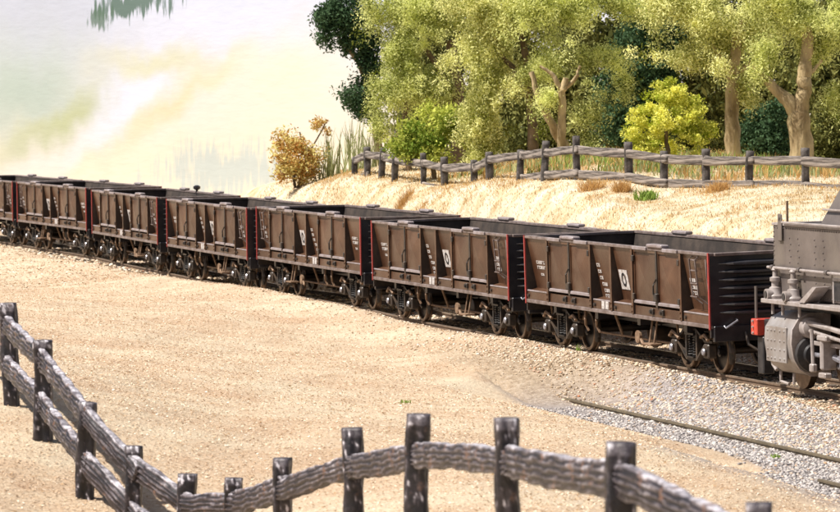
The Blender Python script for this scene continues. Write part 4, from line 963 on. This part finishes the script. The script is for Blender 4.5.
tree('gum_tree', 'yellow leaved tree on a straight pale trunk right of the bright yellow bush', 'tree', 733, 106,
     [(700,18,44,26),(670,8,26,22),(712,44,26,18),(745,52,18,26),(750,90,11,13),(690,48,18,14),(735,-5,50,18),(655,38,18,22),(728,62,14,14,-1),(765,10,24,26),(690,70,10,10)], 'lf_yellow', 1250, 110, .047,
     [([(733,178,0),(733,150,0),(732,110,0),(733,75,0),(736,50,0),(742,20,0)], 8.5, 5), ([(733,75,0),(712,45,0)], 3, 1.5), ([(733,80,0),(752,60,0)], 3, 1.5)], 'bark', .3, .32, G, asp=.4)
tree('gum_tree', 'olive leaved tree on a thick forked tan trunk nearest the locomotive', 'tree', 800, 102.5,
     [(800,20,44,28),(830,52,22,28),(775,40,16,22),(764,72,11,12),(838,88,14,24),(800,-6,50,18),(818,45,18,16)], 'lf_willow', 1150, 110, .047,
     [([(800,184,0),(801,150,0),(799,112,0)], 14, 11), ([(799,118,0),(788,100,0),(774,88,0),(766,78,0)], 8, 4), ([(799,118,0),(804,90,0),(805,72,0),(808,45,0),(806,15,0)], 9, 5), ([(768,82,0),(752,66,0)], 4, 2), ([(804,80,0),(822,60,0)], 3, 1.6)], 'bark', .3, .32, G, asp=.4)
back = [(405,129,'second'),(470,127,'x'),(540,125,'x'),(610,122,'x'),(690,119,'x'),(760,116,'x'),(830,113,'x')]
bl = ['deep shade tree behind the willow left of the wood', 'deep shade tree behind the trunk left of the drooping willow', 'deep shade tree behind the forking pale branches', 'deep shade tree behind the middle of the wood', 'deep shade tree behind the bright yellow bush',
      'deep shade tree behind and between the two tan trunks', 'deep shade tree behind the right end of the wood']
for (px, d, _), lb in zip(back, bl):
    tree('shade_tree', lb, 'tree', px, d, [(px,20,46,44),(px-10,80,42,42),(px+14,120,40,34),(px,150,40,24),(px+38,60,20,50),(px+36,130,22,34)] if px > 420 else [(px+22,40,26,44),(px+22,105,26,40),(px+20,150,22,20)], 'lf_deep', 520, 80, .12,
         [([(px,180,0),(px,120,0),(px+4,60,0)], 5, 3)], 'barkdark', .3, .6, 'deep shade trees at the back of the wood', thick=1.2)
tree('bush', 'dark brown green bush right of the forked tan trunk', 'bush', 835, 104.5, [(832,130,22,18),(850,120,22,28),(826,150,16,12),(862,145,20,20)], 'lf_deep', 110, 80, .07, (), 'bark', 0, .35)
tree('bush', 'dark green bush between the straight trunk and the forked trunk', 'bush', 768, 109, [(768,120,22,22),(775,145,24,14),(755,140,14,16)], 'lf_dark', 110, 80, .07, (), 'bark', 0, .38)
tree('bush', 'orange brown bush alone before the painted backdrop', 'bush', 300, 124,
     [(296,158,20,20),(286,148,13,14),(310,146,13,18),(298,172,20,9),(322,132,7,14)], 'lf_orange', 130, 60, .065, [([(296,188,0),(292,160,0),(284,145,0)], 1.6, .7), ([(298,188,0),(306,160,0),(326,122,0)], 1.6, .6), ([(300,188,0),(302,150,0),(300,132,0)], 1.5, .6)], 'barkdark', 0, .3)
GR = 'reeds growing by the fence end'
for px, d, h, lb in ((330,124,1.9,'tall green reeds right of the orange brown bush'),(352,122,2.0,'tall pale reeds left of the dark green tree'),(366,121,1.5,'short reeds behind the left end of the fence')):
    tuft(px, d, .45, 60, h, M['tuft_pale'], 'reed_clump', lb, 'reeds', GR, .45, .02)
# tufts along the bank
tf = [(592,98,.35,'tuft_gold','small golden tuft before the fence, left of the green weed'),(622,97,.25,'tuft_gold','golden tuft beside the middle posts of the far fence'),(380,110,.3,'tuft_gold','golden tuft in front of the left end of the far fence'),
      (414,109,.4,'tuft_gold','golden tuft before the sagging far fence rails'),(402,111,.35,'tuft_gold','golden tuft close behind another before the far fence'),(718,95,.3,'tuft_gold','golden tuft under the far fence rails on the right')]
for px, d, r, mm_, lb in tf: tuft(px, d, r, 500, .36, M[mm_], 'grass_tuft', lb, 'grass tuft', 'golden grass tufts on the bank', 1.5, .006)
tuft(646, 95.5, .3, 260, .32, M['tuft_green'], 'weed', 'bright green weed on the bank before the far fence', 'weed', None, 1.0, .016)
tuft(430, 106, .12, 60, .25, M['tuft_green'], 'weed', 'small green weed on the bank right of the golden tufts', 'weed', None, .9, .014)
tuft(578, 75.8, .07, 30, .28, M['tuft_green'], 'weed', 'tiny green weed growing beside the rail under the nearest wagon', 'weed', None, .5, .01)
tuft(405, 63, .10, 40, .10, M['tuft_green'], 'weed', 'tiny green weed on the open tan ground', 'weed', None, 1., .01)
tuft(776, 59.5, .09, 40, .09, M['tuft_green'], 'weed', 'tiny green weed in the grey ballast of the siding', 'weed', None, 1., .01)
# undergrowth behind the fence
for lo, hi_, d0, d1, n, mm_, h in ((.0, .13, 98, 112, 9000, 'tuft_pale', .4), (-.02, .13, 97, 114, 7000, 'tuft_gold', .45), (.02,.13,99,108,3500,'tuft_green',.45)):
    X, Y = field_pts(n, d0, d1, lo, hi_)
    fx = np.interp(X/Y, [(p[0]-420)/F for p in BGF], [p[3] for p in BGF]); k = (Y > fx+.7)
    q = np.sin(X*2.1+Y*.7)+np.sin(X*.9-Y*1.3+h*20) > -.2
    k &= q; blades('undergrowth', X[k], Y[k], h*.3, h, .018, M[mm_], .9).__setitem__('kind', 'stuff')
scene.cycles.use_denoising = True
